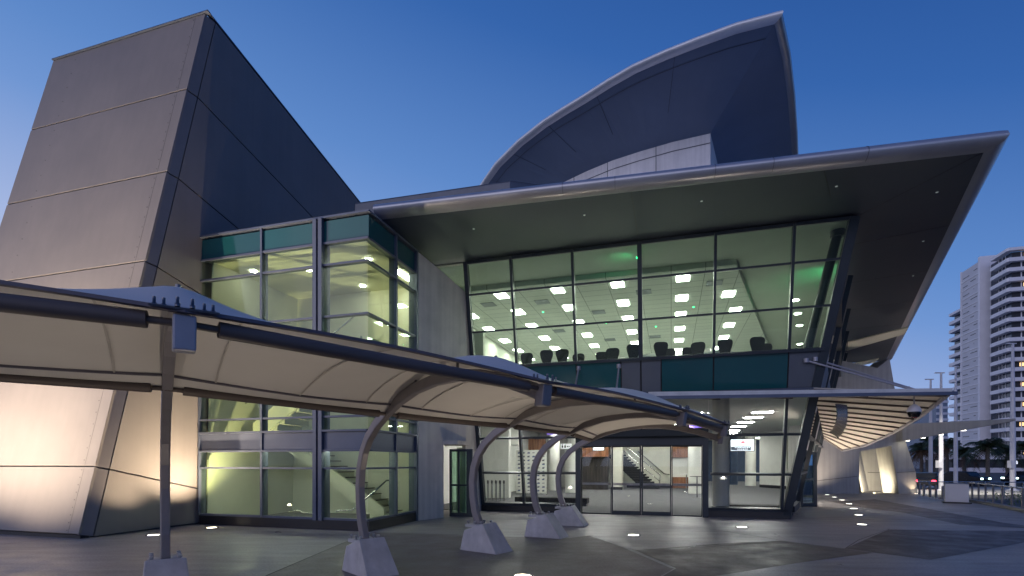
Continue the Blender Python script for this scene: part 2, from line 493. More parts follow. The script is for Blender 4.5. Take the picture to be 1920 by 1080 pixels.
for a, c in zip(hs[:-1], hs[1:]):
    ga, gc = a + gp / 14.5, c - gp / 14.5
    A0, C0 = base + e * ga, base + e * gc
    # chamfer strip, then the side panel that runs back along the falling joint
    s0, s1 = .02, .27
    rp.prism([A0 + d1 * s0 + Vector((-.10, 0, 0)), A0 + d1 * (s1 - .012), C0 + d1 * (s1 - .012), C0 + d1 * s0 + Vector((-.10, 0, 0))][::1], nx * .9)
    far = 16.0
    def fl(p, k):
        q = p + d1 * k
        return q
    kA = min(far, (A0.z - .06) / .2343) if A0.z > .1 else .0
    pts = [A0 + d1 * (s1 + .012)]
    if a == 0.0:
        g0 = Vector((base.x, 26, .08)); pts = [A0 + d1 * .29, Vector((base.x + .02, A0.y + .29 + 8, .08)), ]
        kc = min(far, (C0.z - .08) / .2343)
        pts += [C0 + d1 * min(kc, far), C0 + d1 * (s1 + .012)]
        if kc < 8: pts[1] = C0 + d1 * kc + Vector((0, -.02, 0)); pts = [pts[0], pts[1], pts[3]]
    else:
        if kA < far:
            kc = min(far, (C0.z - .08) / .2343)
            pts += [A0 + d1 * kA]
            if kc > kA: pts += [C0 + d1 * kc if kc < far else Vector((base.x + .1, (C0 + d1 * kc).y, .08))]
            if kc >= far: pts += [C0 + d1 * far]
            pts += [C0 + d1 * (s1 + .012)]
        else:
            pts += [A0 + d1 * far, C0 + d1 * far, C0 + d1 * (s1 + .012)]
    rp.prism(pts, nx)
rp.build('side_cladding', panel_m, tw)
cp = MB()
tp = base + e
cp.bar(TL(1.0, -18.87) + Vector((0, .02, .03)), tp + Vector((.1, .02, .03)), .12, .035, (0, .2, 1))
cp.bar(tp + Vector((.0, .1, .05)), tp + d1 * 16 + Vector((.0, 0, .05)), .12, .035)
cp.build('parapet_capping', frame_blue, tw)
pl = MB(); pl.box(-19.45, -13.06, 8.76, 8.95, 0, .078)
pl.build('base_strip', black_m, tw)
# ------------------------------------------------------------------ glass stairwell
sw = thing('stairwell', 'glass stairwell box with teal top panels and yellow green light inside', 'stairwell', (-10, 11.77, 0), grid=True)
S0, S1, T0, T1 = -12.86, -7.38, 11.77, 14.42
rows = [.29, 1.61, 2.08, 2.58, 2.96, 5.57, 6.92, 7.49, 8.13]
fr = MB()
fr.box(S0, S0 + .05, T0 - .03, T0 + .2, .29, 8.13)
fr.box(-10.71, -10.65, T0 - .03, T0 + .2, .29, 8.13)
fr.build('mullion', frame_blue, sw)
fr = MB(); fr.box(-8.99, -8.88, T0 - .08, T0 + .28, .25, 8.13); fr.box(-8.82, -8.71, T0 - .08, T0 + .28, .25, 8.13); fr.box(-8.88, -8.82, T0 + .03, T0 + .2, .29, 8.1)
fr.build('double_post', frame_blue, sw)
fr = MB(); fr.box(S1 - .2, S1 + .03, 13.16, 13.24, .29, 8.13)
fr.build('mullion', frame_blue, sw)
fr = MB(); fr.box(S1 - .22, S1 + .05, 14.36, 14.46, 0.0, 8.15)
fr.build('mullion', frame_blue, sw)
for k, z in enumerate(rows[:-1]):
    if z == 2.08 or z == 2.58:
        continue
    t = MB(); hgt = .05
    for a, c in ((S0 + .05, -10.71), (-10.65, -8.99), (-8.71, S1 - .004)):
        t.box(a, c, T0 - .015, T0 + .14, z - hgt / 2, z + hgt / 2)
    for a, c in ((T0 + .14, 13.16), (13.24, 14.36)):
        t.box(S1 - .14, S1 + .012, a, c, z - hgt / 2, z + hgt / 2)
    t.build('transom', frame_blue, sw)
t = MB()
for a, c in ((S0 + .05, -8.99), (-8.71, S1)):
    t.box(a, c, T0 + .02, T0 + .10, 2.10, 2.56)
    t.box(a, c, T0 - .07, T0 + .10, 2.565, 2.615); t.box(a, c, T0 - .05, T0 + .10, 2.05, 2.095)
t.box(S1 - .10, S1 - .02, T0 + .10, 14.36, 2.10, 2.56); t.box(S1 - .10, S1 + .05, T0 + .10, 14.36, 2.565, 2.615); t.box(S1 - .10, S1 + .04, T0 + .10, 14.36, 2.05, 2.095)
t.build('floor_band', frame_blue, sw)
for a, c in ((S0 + .05, -10.71), (-10.65, -8.99), (-8.71, S1)):
    MB().box(a, c, T0 + .03, T0 + .06, 7.52, 8.08).build('teal_panel', teal_m, sw)
for a, c in ((T0 + .06, 13.16), (13.24, 14.36)):
    MB().box(S1 - .06, S1 - .03, a, c, 7.52, 8.08).build('teal_panel', teal_m, sw)
zr = [(.32, 1.58), (1.64, 2.05), (2.62, 2.93), (2.99, 5.54), (5.60, 6.89), (6.95, 7.46)]
for a, c in ((S0 + .05, -10.71), (-10.65, -8.99), (-8.71, S1 - .06)):
    for z0, z1 in zr:
        MB().box(a, c, T0 + .04, T0 + .055, z0, z1).build('window_pane', stair_glass, sw)
for a, c in ((T0 + .06, 13.16), (13.24, 14.36)):
    for z0, z1 in zr:
        MB().box(S1 - .055, S1 - .04, a, c, z0, z1).build('window_pane', stair_glass, sw)
MB().box(S0, S1 + .02, T0 + .02, T0 + .2, 0, .26).box(S1 - .2, S1 + .02, T0 + .2, 14.36, 0, .26).build('base_plinth', black_m, sw)
t = MB(); t.box(S0 - .02, S1 + .05, T0 - .05, T0 + .3, 8.13, 8.18); t.box(S1 - .3, S1 + .05, T0 + .3, 14.5, 8.13, 8.18)
t.box(S0, S1 - .3, T0 + .3, 15.7, 8.0, 8.12)
t.build('roof', frame_blue, sw)
# room behind the glass
MB().box(S0, S1 - .25, 15.6, 15.7, 0, 8.0).build('back_wall', stair_wall, sw)
MB().prism([(S0 - .02, T0 + .25, 0), (S0 + .03, T0 + .25, 0), (S0 + .03, 15.6, 0), (S0 - .02, 15.6, 0)], (.25, 0, 8.0)).build('side_wall', stair_wall, sw)
MB().box(S1 - .24, S1 - .18, 14.46, 15.6, 0, 8.0).build('side_wall', stair_wall, sw)
MB().box(S0 + .03, S1 - .24, T0 + .25, 15.6, 7.52, 7.62).build('ceiling', stair_soffit, sw)
MB().box(S0 + .03, S1 - .24, T0 + .2, 15.6, 0.0, .03).build('floor', carpet, sw)
st = MB()
n = 14
for i in range(n):                              # first flight, climbing to the left along the back wall
    s = -8.5 - i * .26; z = .03 + (i + 1) * .18
    st.box(s - .27, s, 14.5, 15.59, max(.03, z - .42), z - .03, 0)
    st.box(s - .28, s + .02, 14.5, 15.59, z - .03, z, 1)
st.hexa([(-8.45, 14.36, .03), (-8.45, 14.48, .03), (-12.2, 14.48, 2.25), (-12.2, 14.36, 2.25), (-8.45, 14.36, .35), (-8.45, 14.48, .35), (-12.2, 14.48, 2.75), (-12.2, 14.36, 2.75)], 0)
st.box(-12.82, -12.15, 13.0, 15.59, 2.3, 2.55, 0)
for i in range(14):                             # second flight, climbing to the right
    s = -12.1 + i * .26; z = 2.55 + (i + 1) * .18
    st.box(s, s + .27, 13.1, 14.2, z - .36, z - .03, 0); st.box(s - .02, s + .28, 13.1, 14.2, z - .03, z, 1)
st.hexa([(-12.1, 12.98, 2.35), (-8.4, 12.98, 4.75), (-8.4, 13.1, 4.75), (-12.1, 13.1, 2.35), (-12.1, 12.98, 2.95), (-8.4, 12.98, 5.35), (-8.4, 13.1, 5.35), (-12.1, 13.1, 2.95)], 0)
st.box(-8.4, -7.64, 12.4, 15.59, 4.85, 5.08, 0)
st.build('staircase', [stair_soffit, blackgloss], sw)
rl = MB()
rl.tube([(-12.3, 12.9, 3.55), (-12.1, 12.9, 3.65), (-11.9, 12.9, 3.62), (-8.5, 12.9, 5.9)], .025)
rl.tube([(-8.9, 12.6, .42), (-8.4, 12.6, .45), (-7.95, 13.0, .95), (-7.75, 13.3, 1.25), (-7.7, 13.6, 1.25)], .025)
rl.tube([(-10.5, 12.6, .33), (-10.2, 12.6, .40), (-9.9, 12.6, .33), (-9.5, 12.6, .33)], .02)
rl.build('handrail', steel_m, sw)
for s, t_ in ((-10.35, 13.3), (-12.0, 12.9), (-8.2, 13.1), (-9.6, 15.0)):
    MB().lathe((s, t_, 7.49), [(.085, 0), (.085, .03)], 16).build('downlight', stair_light, sw)
MB().box(-7.95, -7.75, 14.1, 15.2, 7.49, 7.515).build('ceiling_light', stair_light, sw)
for s in (-11.5, -10.0, -8.4):
    MB().box(s - .45, s + .45, 12.10, 12.18, 2.12, 2.16).build('hidden_fill_light', stair_light, sw)  # added fill, hidden behind the floor band to brighten the stairwell
MB().box(S0 + .05, S1 - .25, 12.0, 12.3, 2.18, 2.24).build('light_shelf', stair_soffit, sw)

# ------------------------------------------------------------------ convention centre hall
cc = thing('convention_centre', 'long glazed convention hall with outward leaning glass front and big dark overhanging roof', 'building', (0, 18.2, 0), grid=True)
TF = lambda z: 18.27 - .22 * z
SCN = lambda z: 3.42 + .16 * z                  # corner edge
def FP(s, z, o=0.0):                            # point on the leaning front, o = in front of it
    return Vector((s, TF(z) - o, z))
ms = [-6.57, -5.0, -2.98, -.92, 1.24, 3.30]
up = (0, 1, .22)
def vert(s, z0, z1, w=.08, d=.20, lean=0.0, name='mullion', m=frame_m):
    MB().bar(FP(s, z0, 0), FP(s + lean * (z1 - z0), z1, 0), w, d, (0, 1, .22)).build(name, m, cc)
zs_u = [5.05, 6.22, 7.42, 8.42]
for s in ms:
    vert(s, 5.05, 8.44, .13 if s in (-.92, -6.57) else .075)
for s in (-6.6, -5.03):
    vert(s, .25, 3.95, .16 if s < -6 else .075)
vert(3.30, .25, 3.95)
MB().bar(FP(SCN(0), 0), FP(SCN(8.44), 8.44), .24, .20, (0, 1, .22)).build('corner_post', frame_m, cc)
def horiz(s0, s1, z, h=.07, d=.14, name='transom', m=frame_m, o=0.0):
    MB().bar(FP(s0, z, o), FP(s1, z, o), d, h, (0, -.22, 1)).build(name, m, cc)
for z in zs_u:
    b_ = [-6.57] + ms[1:] + [SCN(z)]
    for a, c in zip(b_[:-1], b_[1:]):
        horiz(a + .04, c - .04, z, .09 if z in (5.05, 8.42) else .06)
for z in (1.40, 2.62):
    for a, c in ((-6.55, -5.07), (-4.99, -3.1)):
        horiz(a, c, z, .06)
    horiz(1.2, 3.26, z, .065); horiz(3.34, SCN(z), z, .065)
horiz(-3.1, 1.1, 2.74, .22, .2)
horiz(-6.55, -3.05, .28, .10, .2); horiz(1.1, SCN(.28), .28, .10, .2)
bays = list(zip([-6.57] + ms[1:], ms[1:] + [None]))
for a, c in bays:
    for z0, z1 in zip(zs_u[:-1], zs_u[1:]):
        c0, c1 = (c if c is not None else SCN(z0)), (c if c is not None else SCN(z1))
        q = [FP(a + .03, z0 + .03), FP(c0 - .03, z0 + .03), FP(c1 - .03, z1 - .03), FP(a + .03, z1 - .03)]
        MB().prism(q, (0, .016, 0)).build('window_pane', hall_glass, cc)
for a, c in ((-6.6, -5.03), (-5.03, -3.05), (1.1, 3.3), (3.3, None)):
    for z0, z1 in ((.3, 1.40), (1.40, 2.62), (2.62, 3.93)):
        c0, c1 = (c if c is not None else SCN(z0)), (c if c is not None else SCN(z1))
        q = [FP(a + .03, z0 + .03), FP(c0 - .03, z0 + .03), FP(c1 - .03, z1 - .03), FP(a + .03, z1 - .03)]
        MB().prism(q, (0, .016, 0)).build('window_pane', lobby_glass, cc)
for a, c in ((-3.0, -.95), (-.9, 1.1)):
    q = [FP(a, 2.86), FP(c, 2.86), FP(c, 3.93), FP(a, 3.93)]
    MB().prism(q, (0, .016, 0)).build('window_pane', lobby_glass, cc)
vert(-.92, 2.85, 3.95, .06)
# pane running on behind the stairwell wall
MB().prism([FP(-9.0, 7.45), FP(-6.66, 7.45), FP(-6.66, 8.38), FP(-9.0, 8.38)], (0, .016, 0)).build('window_pane', hall_glass, cc)
# spandrel band between the floors
z0, z1 = 3.98, 5.00
for a, c, m in ((-6.5, -4.96, teal_m), (-4.9, -3.0, teal_m), (-2.96, -1.56, teal_m), (-1.52, -.945, grey_pan), (-.895, -.32, grey_pan), (-.28, 1.22, teal_m), (1.26, 3.28, teal_m), (3.32, None, grey_pan)):
    c0, c1 = (c, c) if c is not None else (4.12, 4.28)
    MB().prism([FP(a, z0, .05), FP(c0, z0, .05), FP(c1, z1, .05), FP(a, z1, .05)], (0, .05, 0)).build('spandrel_panel', m, cc)
MB().prism([FP(-6.5, 3.98, .0), FP(4.1, 3.98, .0), FP(4.25, 5.0, .0), FP(-6.5, 5.0, .0)], (0, .05, 0)).build('spandrel_backing', black_m, cc)
horiz(-6.5, 4.22, 5.03, .07, .26, 'sill', frame_m, .03)
horiz(-6.5, 4.08, 3.95, .06, .22, 'sill', frame_blue, .03)
# corner return of the band
MB().prism([FP(4.12, 3.98, .05), FP(4.12, 3.98, -.9) + Vector((.25, 0, 0)), FP(4.28, 5.0, -.9) + Vector((.25, 0, 0)), FP(4.28, 5.0, .05)], (.05, 0, 0)).build('spandrel_return', grey_pan, cc)
# base plinth
MB().prism([(-6.68, TF(.12) - .1, 0), (-3.1, TF(.12) - .1, 0), (-3.1, TF(.12) + .2, 0), (-6.68, TF(.12) + .2, 0)], (0, 0, .235)).build('base_plinth', black_m, cc)
MB().prism([(1.1, TF(.12) - .1, 0), (3.52, TF(.12) - .1, 0), (3.52, TF(.12) + .2, 0), (1.1, TF(.12) + .2, 0)], (0, 0, .235)).build('base_plinth', black_m, cc)
# entrance: posts, header, four leaves
TD = 18.06
MB().box(-3.14, -2.97, TD - .14, TD + .2, 0, 2.84).build('door_post', frame_m, cc)
MB().box(.97, 1.14, TD - .14, TD + .2, 0, 2.84).build('door_post', frame_m, cc)
MB().box(-2.97, .97, TD - .16, TD + .2, 2.32, 2.84).build('door_header', frame_m, cc)
for k, (a, c) in enumerate(((-2.96, -1.95), (-1.93, -.96), (-.94, .01), (.03, .96))):
    dd = MB(); off = 0.0 if k in (1, 2) else .07; w = .045 if k in (1, 2) else .02; bt = .13 if k in (1, 2) else .03
    y0, y1 = TD + off - .02, TD + off + .03
    dd.box(a, a + w, y0, y1, .01, 2.32); dd.box(c - w, c, y0, y1, .01, 2.32)
    dd.box(a + w, c - w, y0, y1, .01, .01 + bt); dd.box(a + w, c - w, y0, y1, 2.28, 2.32)
    o = dd.build('sliding_door' if k in (1, 2) else 'side_light', frame_m, cc)
    MB().box(a + w, c - w, TD + off, TD + off + .012, .01 + bt, 2.28).build('pane', lobby_glass, o)
    MB().box(a + w + .003, c - w - .003, TD + off - .006, TD + off - .003, 1.0, 1.075).build('safety_strip', scuff_m, o)
# wall between stairwell and hall, with the small green glass door
ww = MB()
a0, a1 = Vector((-7.33, 14.47, 0)), Vector((-6.64, 16.62, 0))
def WD(k, z): return a0 + (a1 - a0) * k + Vector((0, 0, z))
nn = Vector((-.35, .12, 0))
ww.prism([WD(0, 0), WD(.50, 0), WD(.50, 2.45), WD(1.0, 2.45), WD(1, 7.50), WD(.5, 7.84), WD(0, 8.14)], nn)
ww.prism([(-6.66, 16.6, 0), (-6.66, 18.3, 0), (-6.66, 18.3, 2.2), (-6.66, 16.62, 7.5)], (-.12, 0, 0))
ww.build('side_wall', conc_wall, cc)
MB().box(-7.42, -6.5, 15.55, 16.6, 2.34, 2.46).build('door_canopy', conc_wall, cc)
gd = MB(); TG = 15.95
gd.box(-6.96, -6.90, TG, TG + .08, 0, 2.2); gd.box(-6.36, -6.16, TG, TG + .08, 0, 2.2); gd.box(-6.90, -6.36, TG, TG + .08, 2.12, 2.2); gd.box(-6.90, -6.36, TG, TG + .08, 0, .12); gd.box(-6.90, -6.36, TG, TG + .08, 1.0, 1.05); gd.box(-6.66, -6.61, TG, TG + .08, .12, 2.12)
g_ = gd.build('glass_door', frame_m, cc)
MB().box(-6.90, -6.66, TG + .03, TG + .045, .12, 2.12).box(-6.61, -6.36, TG + .03, TG + .045, .12, 2.12).build('pane', green_glass, g_)
MB().box(-7.4, -6.8, 17.6, 17.7, 0, 2.3).build('inner_wall', stair_wall, cc)
# floors, ceilings, inner walls
rd = Vector((.27, 1, 0))
def RW(k, z, o=0.0):                           # right wall, k metres back from the corner, leaning out
    return Vector((SCN(z) + .27 * k - o, TF(z) + k, z))
fl = MB(); fl.prism([(-9.2, TD + .1, -.02), (SCN(0) - .1, TD + .1, -.02), (SCN(0) - .1 + .27 * 40, TD + 40, -.02), (-9.2, TD + 40, -.02)], (0, 0, .035))
fl.build('lobby_floor', M('lobby_carpet', (.10, .10, .105), .9, var=.2, scale=3), cc)
fl = MB(); fl.prism([(-9.2, TF(4) + .12, 3.90), (4.0, TF(4) + .12, 3.90), (4.0 + .27 * 40, TF(4) + 40, 3.90), (-9.2, TF(4) + 40, 3.90)], (0, 0, .06))
fl.build('lobby_ceiling', low_ceil, cc)
fl = MB(); fl.prism([(-9.2, TF(5) + .2, 4.80), (4.1, TF(5) + .2, 4.80), (4.1 + .27 * 40, TF(5) + 40, 4.80), (-9.2, TF(5) + 40, 4.80)], (0, 0, .22))
fl.build('upper_floor', M('upper_carpet', (.58, .58, .56), .9), cc)
fl = MB(); fl.prism([(-9.2, TF(8.4) + .08, 8.47), (4.75, TF(8.4) + .08, 8.47), (4.75 + .27 * 40, TF(8.4) + 40, 8.47), (-9.2, TF(8.4) + 40, 8.47)], (0, 0, .02))
fl.build('plain_ceiling', plain_ceil, cc)
tc_ = [(-9.1, 18.75, 8.28), (2.05, 18.75, 8.28), (6.35, 37.3, 8.28), (-9.1, 37.3, 8.28)]
fl = MB(); fl.prism(tc_, (0, 0, .185)); fl.build('tile_ceiling', tile_ceil, cc)
MB().box(-9.3, -9.2, 16.6, 56, 0, 8.46).build('inner_wall', hall_wall, cc)
MB().box(-9.2, 9.5, 37.5, 37.6, 5.02, 8.46).build('inner_wall', hall_wall, cc)
MB().box(-7.9, -6.75, 18.6, 18.75, 5.02, 6.7).build('inner_wall', hall_wall, cc)
# lobby back
MB().box(-9.2, 1.6, 38.0, 38.1, .016, 3.9).build('inner_wall', stair_soffit, cc)
MB().box(-9.2, -3.9, 37.2, 37.3, .016, 3.9).build('inner_wall', white_wall, cc)
MB().box(-3.75, -3.05, 34.6, 35.6, .016, 3.9).build('inner_wall', stair_soffit, cc)
MB().box(-6.5, -3.95, 34.7, 35.0, .016, 2.14).build('slat_wall', wood_dk, cc)
MB().box(-6.5, -3.85, 34.1, 35.0, 2.15, 3.2).build('timber_bulkhead', wood_m, cc)
MB().box(-8.9, -8.0, 27.6, 28.4, 2.75, 3.9).build('white_bulkhead', white_wall, cc)
MB().box(-7.95, -7.0, 29.6, 30.0, 2.32, 3.15).build('timber_bulkhead', wood_m, cc)
MB().box(.05, 1.05, 36.4, 36.6, 2.1, 3.3).build('timber_bulkhead', wood_m, cc)
MB().box(.05, 1.05, 36.55, 36.65, .82, 2.1).build('white_board', white_wall, cc)
MB().box(.05, 1.1, 36.3, 36.54, .1, .82).build('timber_counter', wood_m, cc)
MB().box(-9.1, -7.6, 24.6, 25.0, .016, 3.9).build('inner_wall', white_wall, cc)
MB().box(-3.0, 1.6, 37.92, 38.0, .016, .2).build('skirting', black_m, cc)
MB().box(-3.75, -3.0, 34.55, 34.6, .016, .2).build('skirting', black_m, cc)
# concourse, far right
MB().box(-1, 14.5, 54, 54.2, .016, 3.9).build('inner_wall', blue_wall, cc)
MB().box(1.6, 1.8, 38.0, 54, .016, 3.9).build('inner_wall', blue_wall, cc)
MB().prism([(6.05, 41.2, .016), (7.35, 38.9, .016), (7.6, 39.1, .016), (6.3, 41.4, .016)], (0, 0, 3.88)).build('inner_wall', white_wall, cc)
MB().prism([(6.04, 41.17, .016), (7.34, 38.87, .016), (7.35, 38.9, .016), (6.05, 41.2, .016)], (0, 0, .2)).build('skirting', black_m, cc)
for s, t_, r, m in ((1.60, 18.98, .27, conc_wall), (1.35, 31.6, .42, white_wall), (-7.2, 33.0, .4, white_wall), (-5.6, 30.5, .34, white_wall), (4.7, 45.5, .4, blue_wall), (5.75, 43.4, .38, white_wall)):
    MB().lathe((s, t_, 0), [(r, .016), (r, 3.9)], 28).build('column', m, cc)
MB().lathe((4.62, 17.32, 0), [(.1, 8.3), (.2, 8.3), (.2, 8.46)], 16).tube([(3.95, 18.05, 5.02), (4.62, 17.35, 8.4)], .13, 14).build('leaning_column', frame_m, cc)
for s, t_ in ((1.35, 31.6), (-7.2, 33.0), (-5.6, 30.5)):
    r = .43 if s > 0 else .41
    MB().lathe((s, t_, 0), [(r, 3.55), (r + .015, 3.57), (r + .015, 3.85), (r, 3.87)], 24).build('purple_light_band', purple_led, cc)
# lobby stair seen through the doors
st = MB()
for i in range(14):
    s = -.72 - i * .175; z = .016 + (i + 1) * .165; t_ = 36.2 + i * .06
    st.box(s - 1.25, s, t_, t_ + .34, z - .115, z, 0)
st.prism([(-1.9, 36.55, .016), (-.8, 36.55, .016), (-3.1, 36.9, 2.2), (-4.2, 36.9, 2.2)], (0, .06, 0), 1)
st.build('lobby_staircase', [M('stair_tread', (.01, .01, .01), .7), M('stair_riser', (.012, .012, .012), .8)], cc)
rl = MB()
rl.tube([(-.7, 36.3, .95), (-3.3, 36.3, 3.2)], .03); rl.tube([(-.75, 36.3, .55), (-3.3, 36.3, 2.75)], .025)
rl.tube([(-.75, 36.3, .05), (-.7, 36.3, .95)], .025); rl.tube([(-3.25, 36.3, 2.2), (-3.3, 36.3, 3.2)], .025)
rl.tube([(-.1, 37.8, .95), (-.45, 37.8, 1.0), (-2.2, 37.8, 2.55)], .03, 8, 1)
rl.build('handrail', [steel_m, blackgloss], cc)
# ceiling lights: upper hall grid
for i, s in enumerate((-8.5, -6.33, -4.1, -1.87, .4, 2.62)):
    for t_ in (19.5, 21.9, 24.3, 26.85, 29.4, 32.0, 34.6):
        if s < -8 and t_ < 21 or s > 2.5 and t_ < 21: continue
        if s > 2.5 and t_ < 22.5: s_ = 2.12
        else: s_ = s
        MB().box(s_ - .215, s_ + .215, t_ - .37, t_ + .37, 8.262, 8.278).build('ceiling_light', panel_light, cc)
for s, t_ in ((4.9, 24.2), (5.45, 26.4), (6.0, 28.7), (6.96, 33.2)):
    MB().lathe((s, t_, 0), [(.14, 8.452), (.14, 8.468)], 14).build('ceiling_downlight', panel_light, cc)
for s, t_ in ((3.7, 24.4), (3.72, 27.2), (3.75, 30.1), (3.8, 33.6), (3.9, 37.5), (7.0, 41.3), (7.1, 45.2), (7.2, 49.2), (9.6, 51.5), (4.2, 41.4), (4.4, 45.5), (4.6, 49.5),
              (.9, 24.0), (.5, 27.4), (.4, 31.0), (-3.0, 22.5), (-3.2, 26.0), (-3.2, 29.6), (-3.3, 33.0), (-6.6, 21.6), (-6.6, 26.2), (-6.4, 32.0), (-1.2, 35.5)):
    MB().box(s - .38, s + .38, t_ - .24, t_ + .24, 3.878, 3.896).build('lobby_light', lobby_light, cc)
for s, t_ in ((-5.3, 22.2), (-2.9, 24.8), (.9, 23.3), (-.7, 26.1)):
    MB().lathe((s, t_, 0), [(.03, 8.25), (.04, 8.28)], 10).build('green_indicator', green_led, cc)
for s, t_ in ((-7.2, 20.5), (-5.3, 25.6), (-3.0, 22.9), (-1.0, 20.7), (-.8, 28.2), (-3.1, 28.2), (1.5, 20.4), (-5.0, 20.8)):
    MB().box(s - .28, s + .28, t_ - .28, t_ + .28, 8.262, 8.279).build('ceiling_vent', grey_pan, cc)
# sign screens hanging in the lobby are built with the other things below
# right wall of the hall: leaning glass and frames, seen edge on
for k0, k1 in ((.3, 5.0), (9.6, 14), (14, 20)):
    for z0, z1 in ((.3, 2.62), (2.62, 3.93), (5.05, 6.7), (6.7, 8.40)):
        MB().prism([RW(k0, z0), RW(k1, z0), RW(k1, z1), RW(k0, z1)], (-.016, 0, 0)).build('window_pane', side_glass, cc)
for k0, k1 in ((5.0, 9.6),):
    for z0, z1 in ((2.62, 3.93), (5.05, 6.7), (6.7, 8.40)):
        MB().prism([RW(k0, z0), RW(k1, z0), RW(k1, z1), RW(k0, z1)], (-.016, 0, 0)).build('window_pane', side_glass, cc)
MB().prism([RW(0.1, 3.95, -.03), RW(22, 3.95, -.03), RW(22, 5.05, -.03), RW(0.1, 5.05, -.03)], (-.06, 0, 0)).build('spandrel_panel', grey_pan, cc)
MB().prism([RW(20, 0, -.03), RW(38, 0, -.03), RW(38, 8.44, -.03), RW(20, 8.44, -.03)], (-.1, 0, 0)).build('side_wall', conc_wall, cc)
for k in (.3, 5, 9.6, 14, 20):
    MB().bar(RW(k, .05), RW(k, 8.42), .14, .12, (1, 0, 0)).build('mullion', frame_m, cc)
for z in (.12, 1.4, 2.62, 6.7):
    if z < 2: MB().bar(RW(.3, z, -.02), RW(4.9, z, -.02), .14, .08 if z > 1 else .24).build('transom', frame_m, cc)
    else: MB().bar(RW(.3, z, -.02), RW(20, z, -.02), .14, .08).build('transom', frame_m, cc)
# open side door leaf
dd = MB(); q0 = Vector(L(at_z(1503, 950.5))); q1 = Vector(L(at_z(1528, 950))); uz = Vector((0, 0, 1)); hd = 2.2
dd.bar(q0, q0 + uz * hd, .09, .09); dd.bar(q1, q1 + uz * hd, .13, .13); dd.bar(q0 + uz * .08, q1 + uz * .08, .09, .14); dd.bar(q0 + uz * (hd - .06), q1 + uz * (hd - .06), .09, .12); dd.bar(q0 + uz * 1.1, q1 + uz * 1.1, .05, .06)
o = dd.build('side_door', frame_m, cc)
MB().prism([q0 + uz * .15, q1 + uz * .15, q1 + uz * (hd - .12), q0 + uz * (hd - .12)], (.004, .012, 0)).build('pane', side_glass, o)

# main roof: soffit, fascia, top
R0, R1, R2 = Vector((-7.75, 12.92, 8.5)), Vector((6.5, 13.92, 8.5)), Vector((13.6, 40.6, 8.5))
rf = MB()
inner = [R0, R1, R2, Vector((-7.75, 40.6, 8.5))]
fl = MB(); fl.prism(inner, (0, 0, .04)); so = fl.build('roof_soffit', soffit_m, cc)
sj = MB()
for a, c in (((-.95, 13.33, 8.5), (-.95, 16.5, 8.5)), ((3.35, 13.65, 8.5), (3.9, 15.2, 8.5)), ((6.5, 13.92, 8.5), (4.9, 16.5, 8.5))):
    sj.bar(a, c, .016, .008)
for k in (.15, .3, .45, .6, .75):
    p = R1.lerp(R2, k); sj.bar(p, p + Vector((-2.6 - k * 1.4, .9, 0)), .016, .008)
sj.build('joint', black_m, so)
for q in (((1590, 640), (1703, 612), (1697, 624), (1588, 656)), ((1574, 686), (1648, 671), (1641, 678), (1572, 693))):  # pale slabs stand in for streaks of uplight across the soffit
    m_ = MB(); m_.prism([Vector(L(at_z(x, y, 8.5))) + Vector((0, 0, -.06)) for x, y in q], (0, 0, .055)); m_.build('soffit_light_streak', white_wall, cc)
prof = [(0, -.01), (.17, .0), (.30, .05), (.37, .14), (.345, .23), (.24, .30), (.08, .325), (-.3, .325)]
def fascia(path, name):
    o = None
    P = [Vector(p) for p in path]; N = len(P); dirs = []
    for i in range(N):
        ds = []
        if i > 0: ds.append((P[i] - P[i - 1]).normalized())
        if i < N - 1: ds.append((P[i + 1] - P[i]).normalized())
        ns = [Vector((d.y, -d.x, 0)) for d in ds]
        n = sum(ns, Vector()); n.normalize(); n /= max(.35, n.dot(ns[0]))
        dirs.append(n)
    mb = MB(); vs = []; fs = []; k = len(prof)
    for p, n in zip(P, dirs):
        vs += [p + n * a + Vector((0, 0, c)) for a, c in prof]
    for i in range(N - 1):
        for j in range(k - 1):
            fs.append((i * k + j, (i + 1) * k + j, (i + 1) * k + j + 1, i * k + j + 1))
    mb.add(vs, fs, 0, True)
    return mb
fa = fascia([R0, R0.lerp(R1, .3), R0.lerp(R1, .55), R0.lerp(R1, .75), R1], 'f')
fb = fascia([R0 * 1.0, R1, R1.lerp(R2, .25), R1.lerp(R2, .5), R1.lerp(R2, .75), R2], 'f')
# trim: keep only R1..R2 of the second one (its first span doubles the front)
k = len(prof); fb.f = fb.f[k - 1:]; fb.m = fb.m[k - 1:]; fb.s = fb.s[k - 1:]
fa2 = fascia([R0, R1, R2], 'f'); fa2.f = fa2.f[:k - 1]; fa2.m = fa2.m[:k - 1]; fa2.s = fa2.s[:k - 1]
fa2.build('roof_fascia', silver, cc); fb.build('roof_fascia', silver, cc)
sj = MB()
dn = (R1 - R0).normalized(); nn_ = Vector((dn.y, -dn.x, 0))
for kk in (.36, .45, .612, .70, .835):
    p = R0.lerp(R1, kk)
    pts = [p + nn_ * (a + .004) + Vector((0, 0, c + (.004 if c > .3 else 0))) for a, c in prof[1:-1]]
    sj.sweep(pts, [(-.006, -.002), (.006, -.002), (.006, .004), (-.006, .004)], dn)
sj.build('joint', black_m, cc)
MB().prism([R0 + Vector((0, .12, .34)), R1 + Vector((-.12, .02, .34)), R2 + Vector((-.1, 0, .34)), Vector((-7.75, 40.6, 8.84))], (0, 0, .05)).build('roof', roof_edge, cc)
MB().prism([R0 + Vector((.4, .5, .40)), R1 + Vector((-.6, .4, .40)), R2 + Vector((-.5, -.2, .40)), Vector((-7.4, 40.4, 8.90))], (0, 0, .02)).build('roof_sheeting', roof_m, cc)
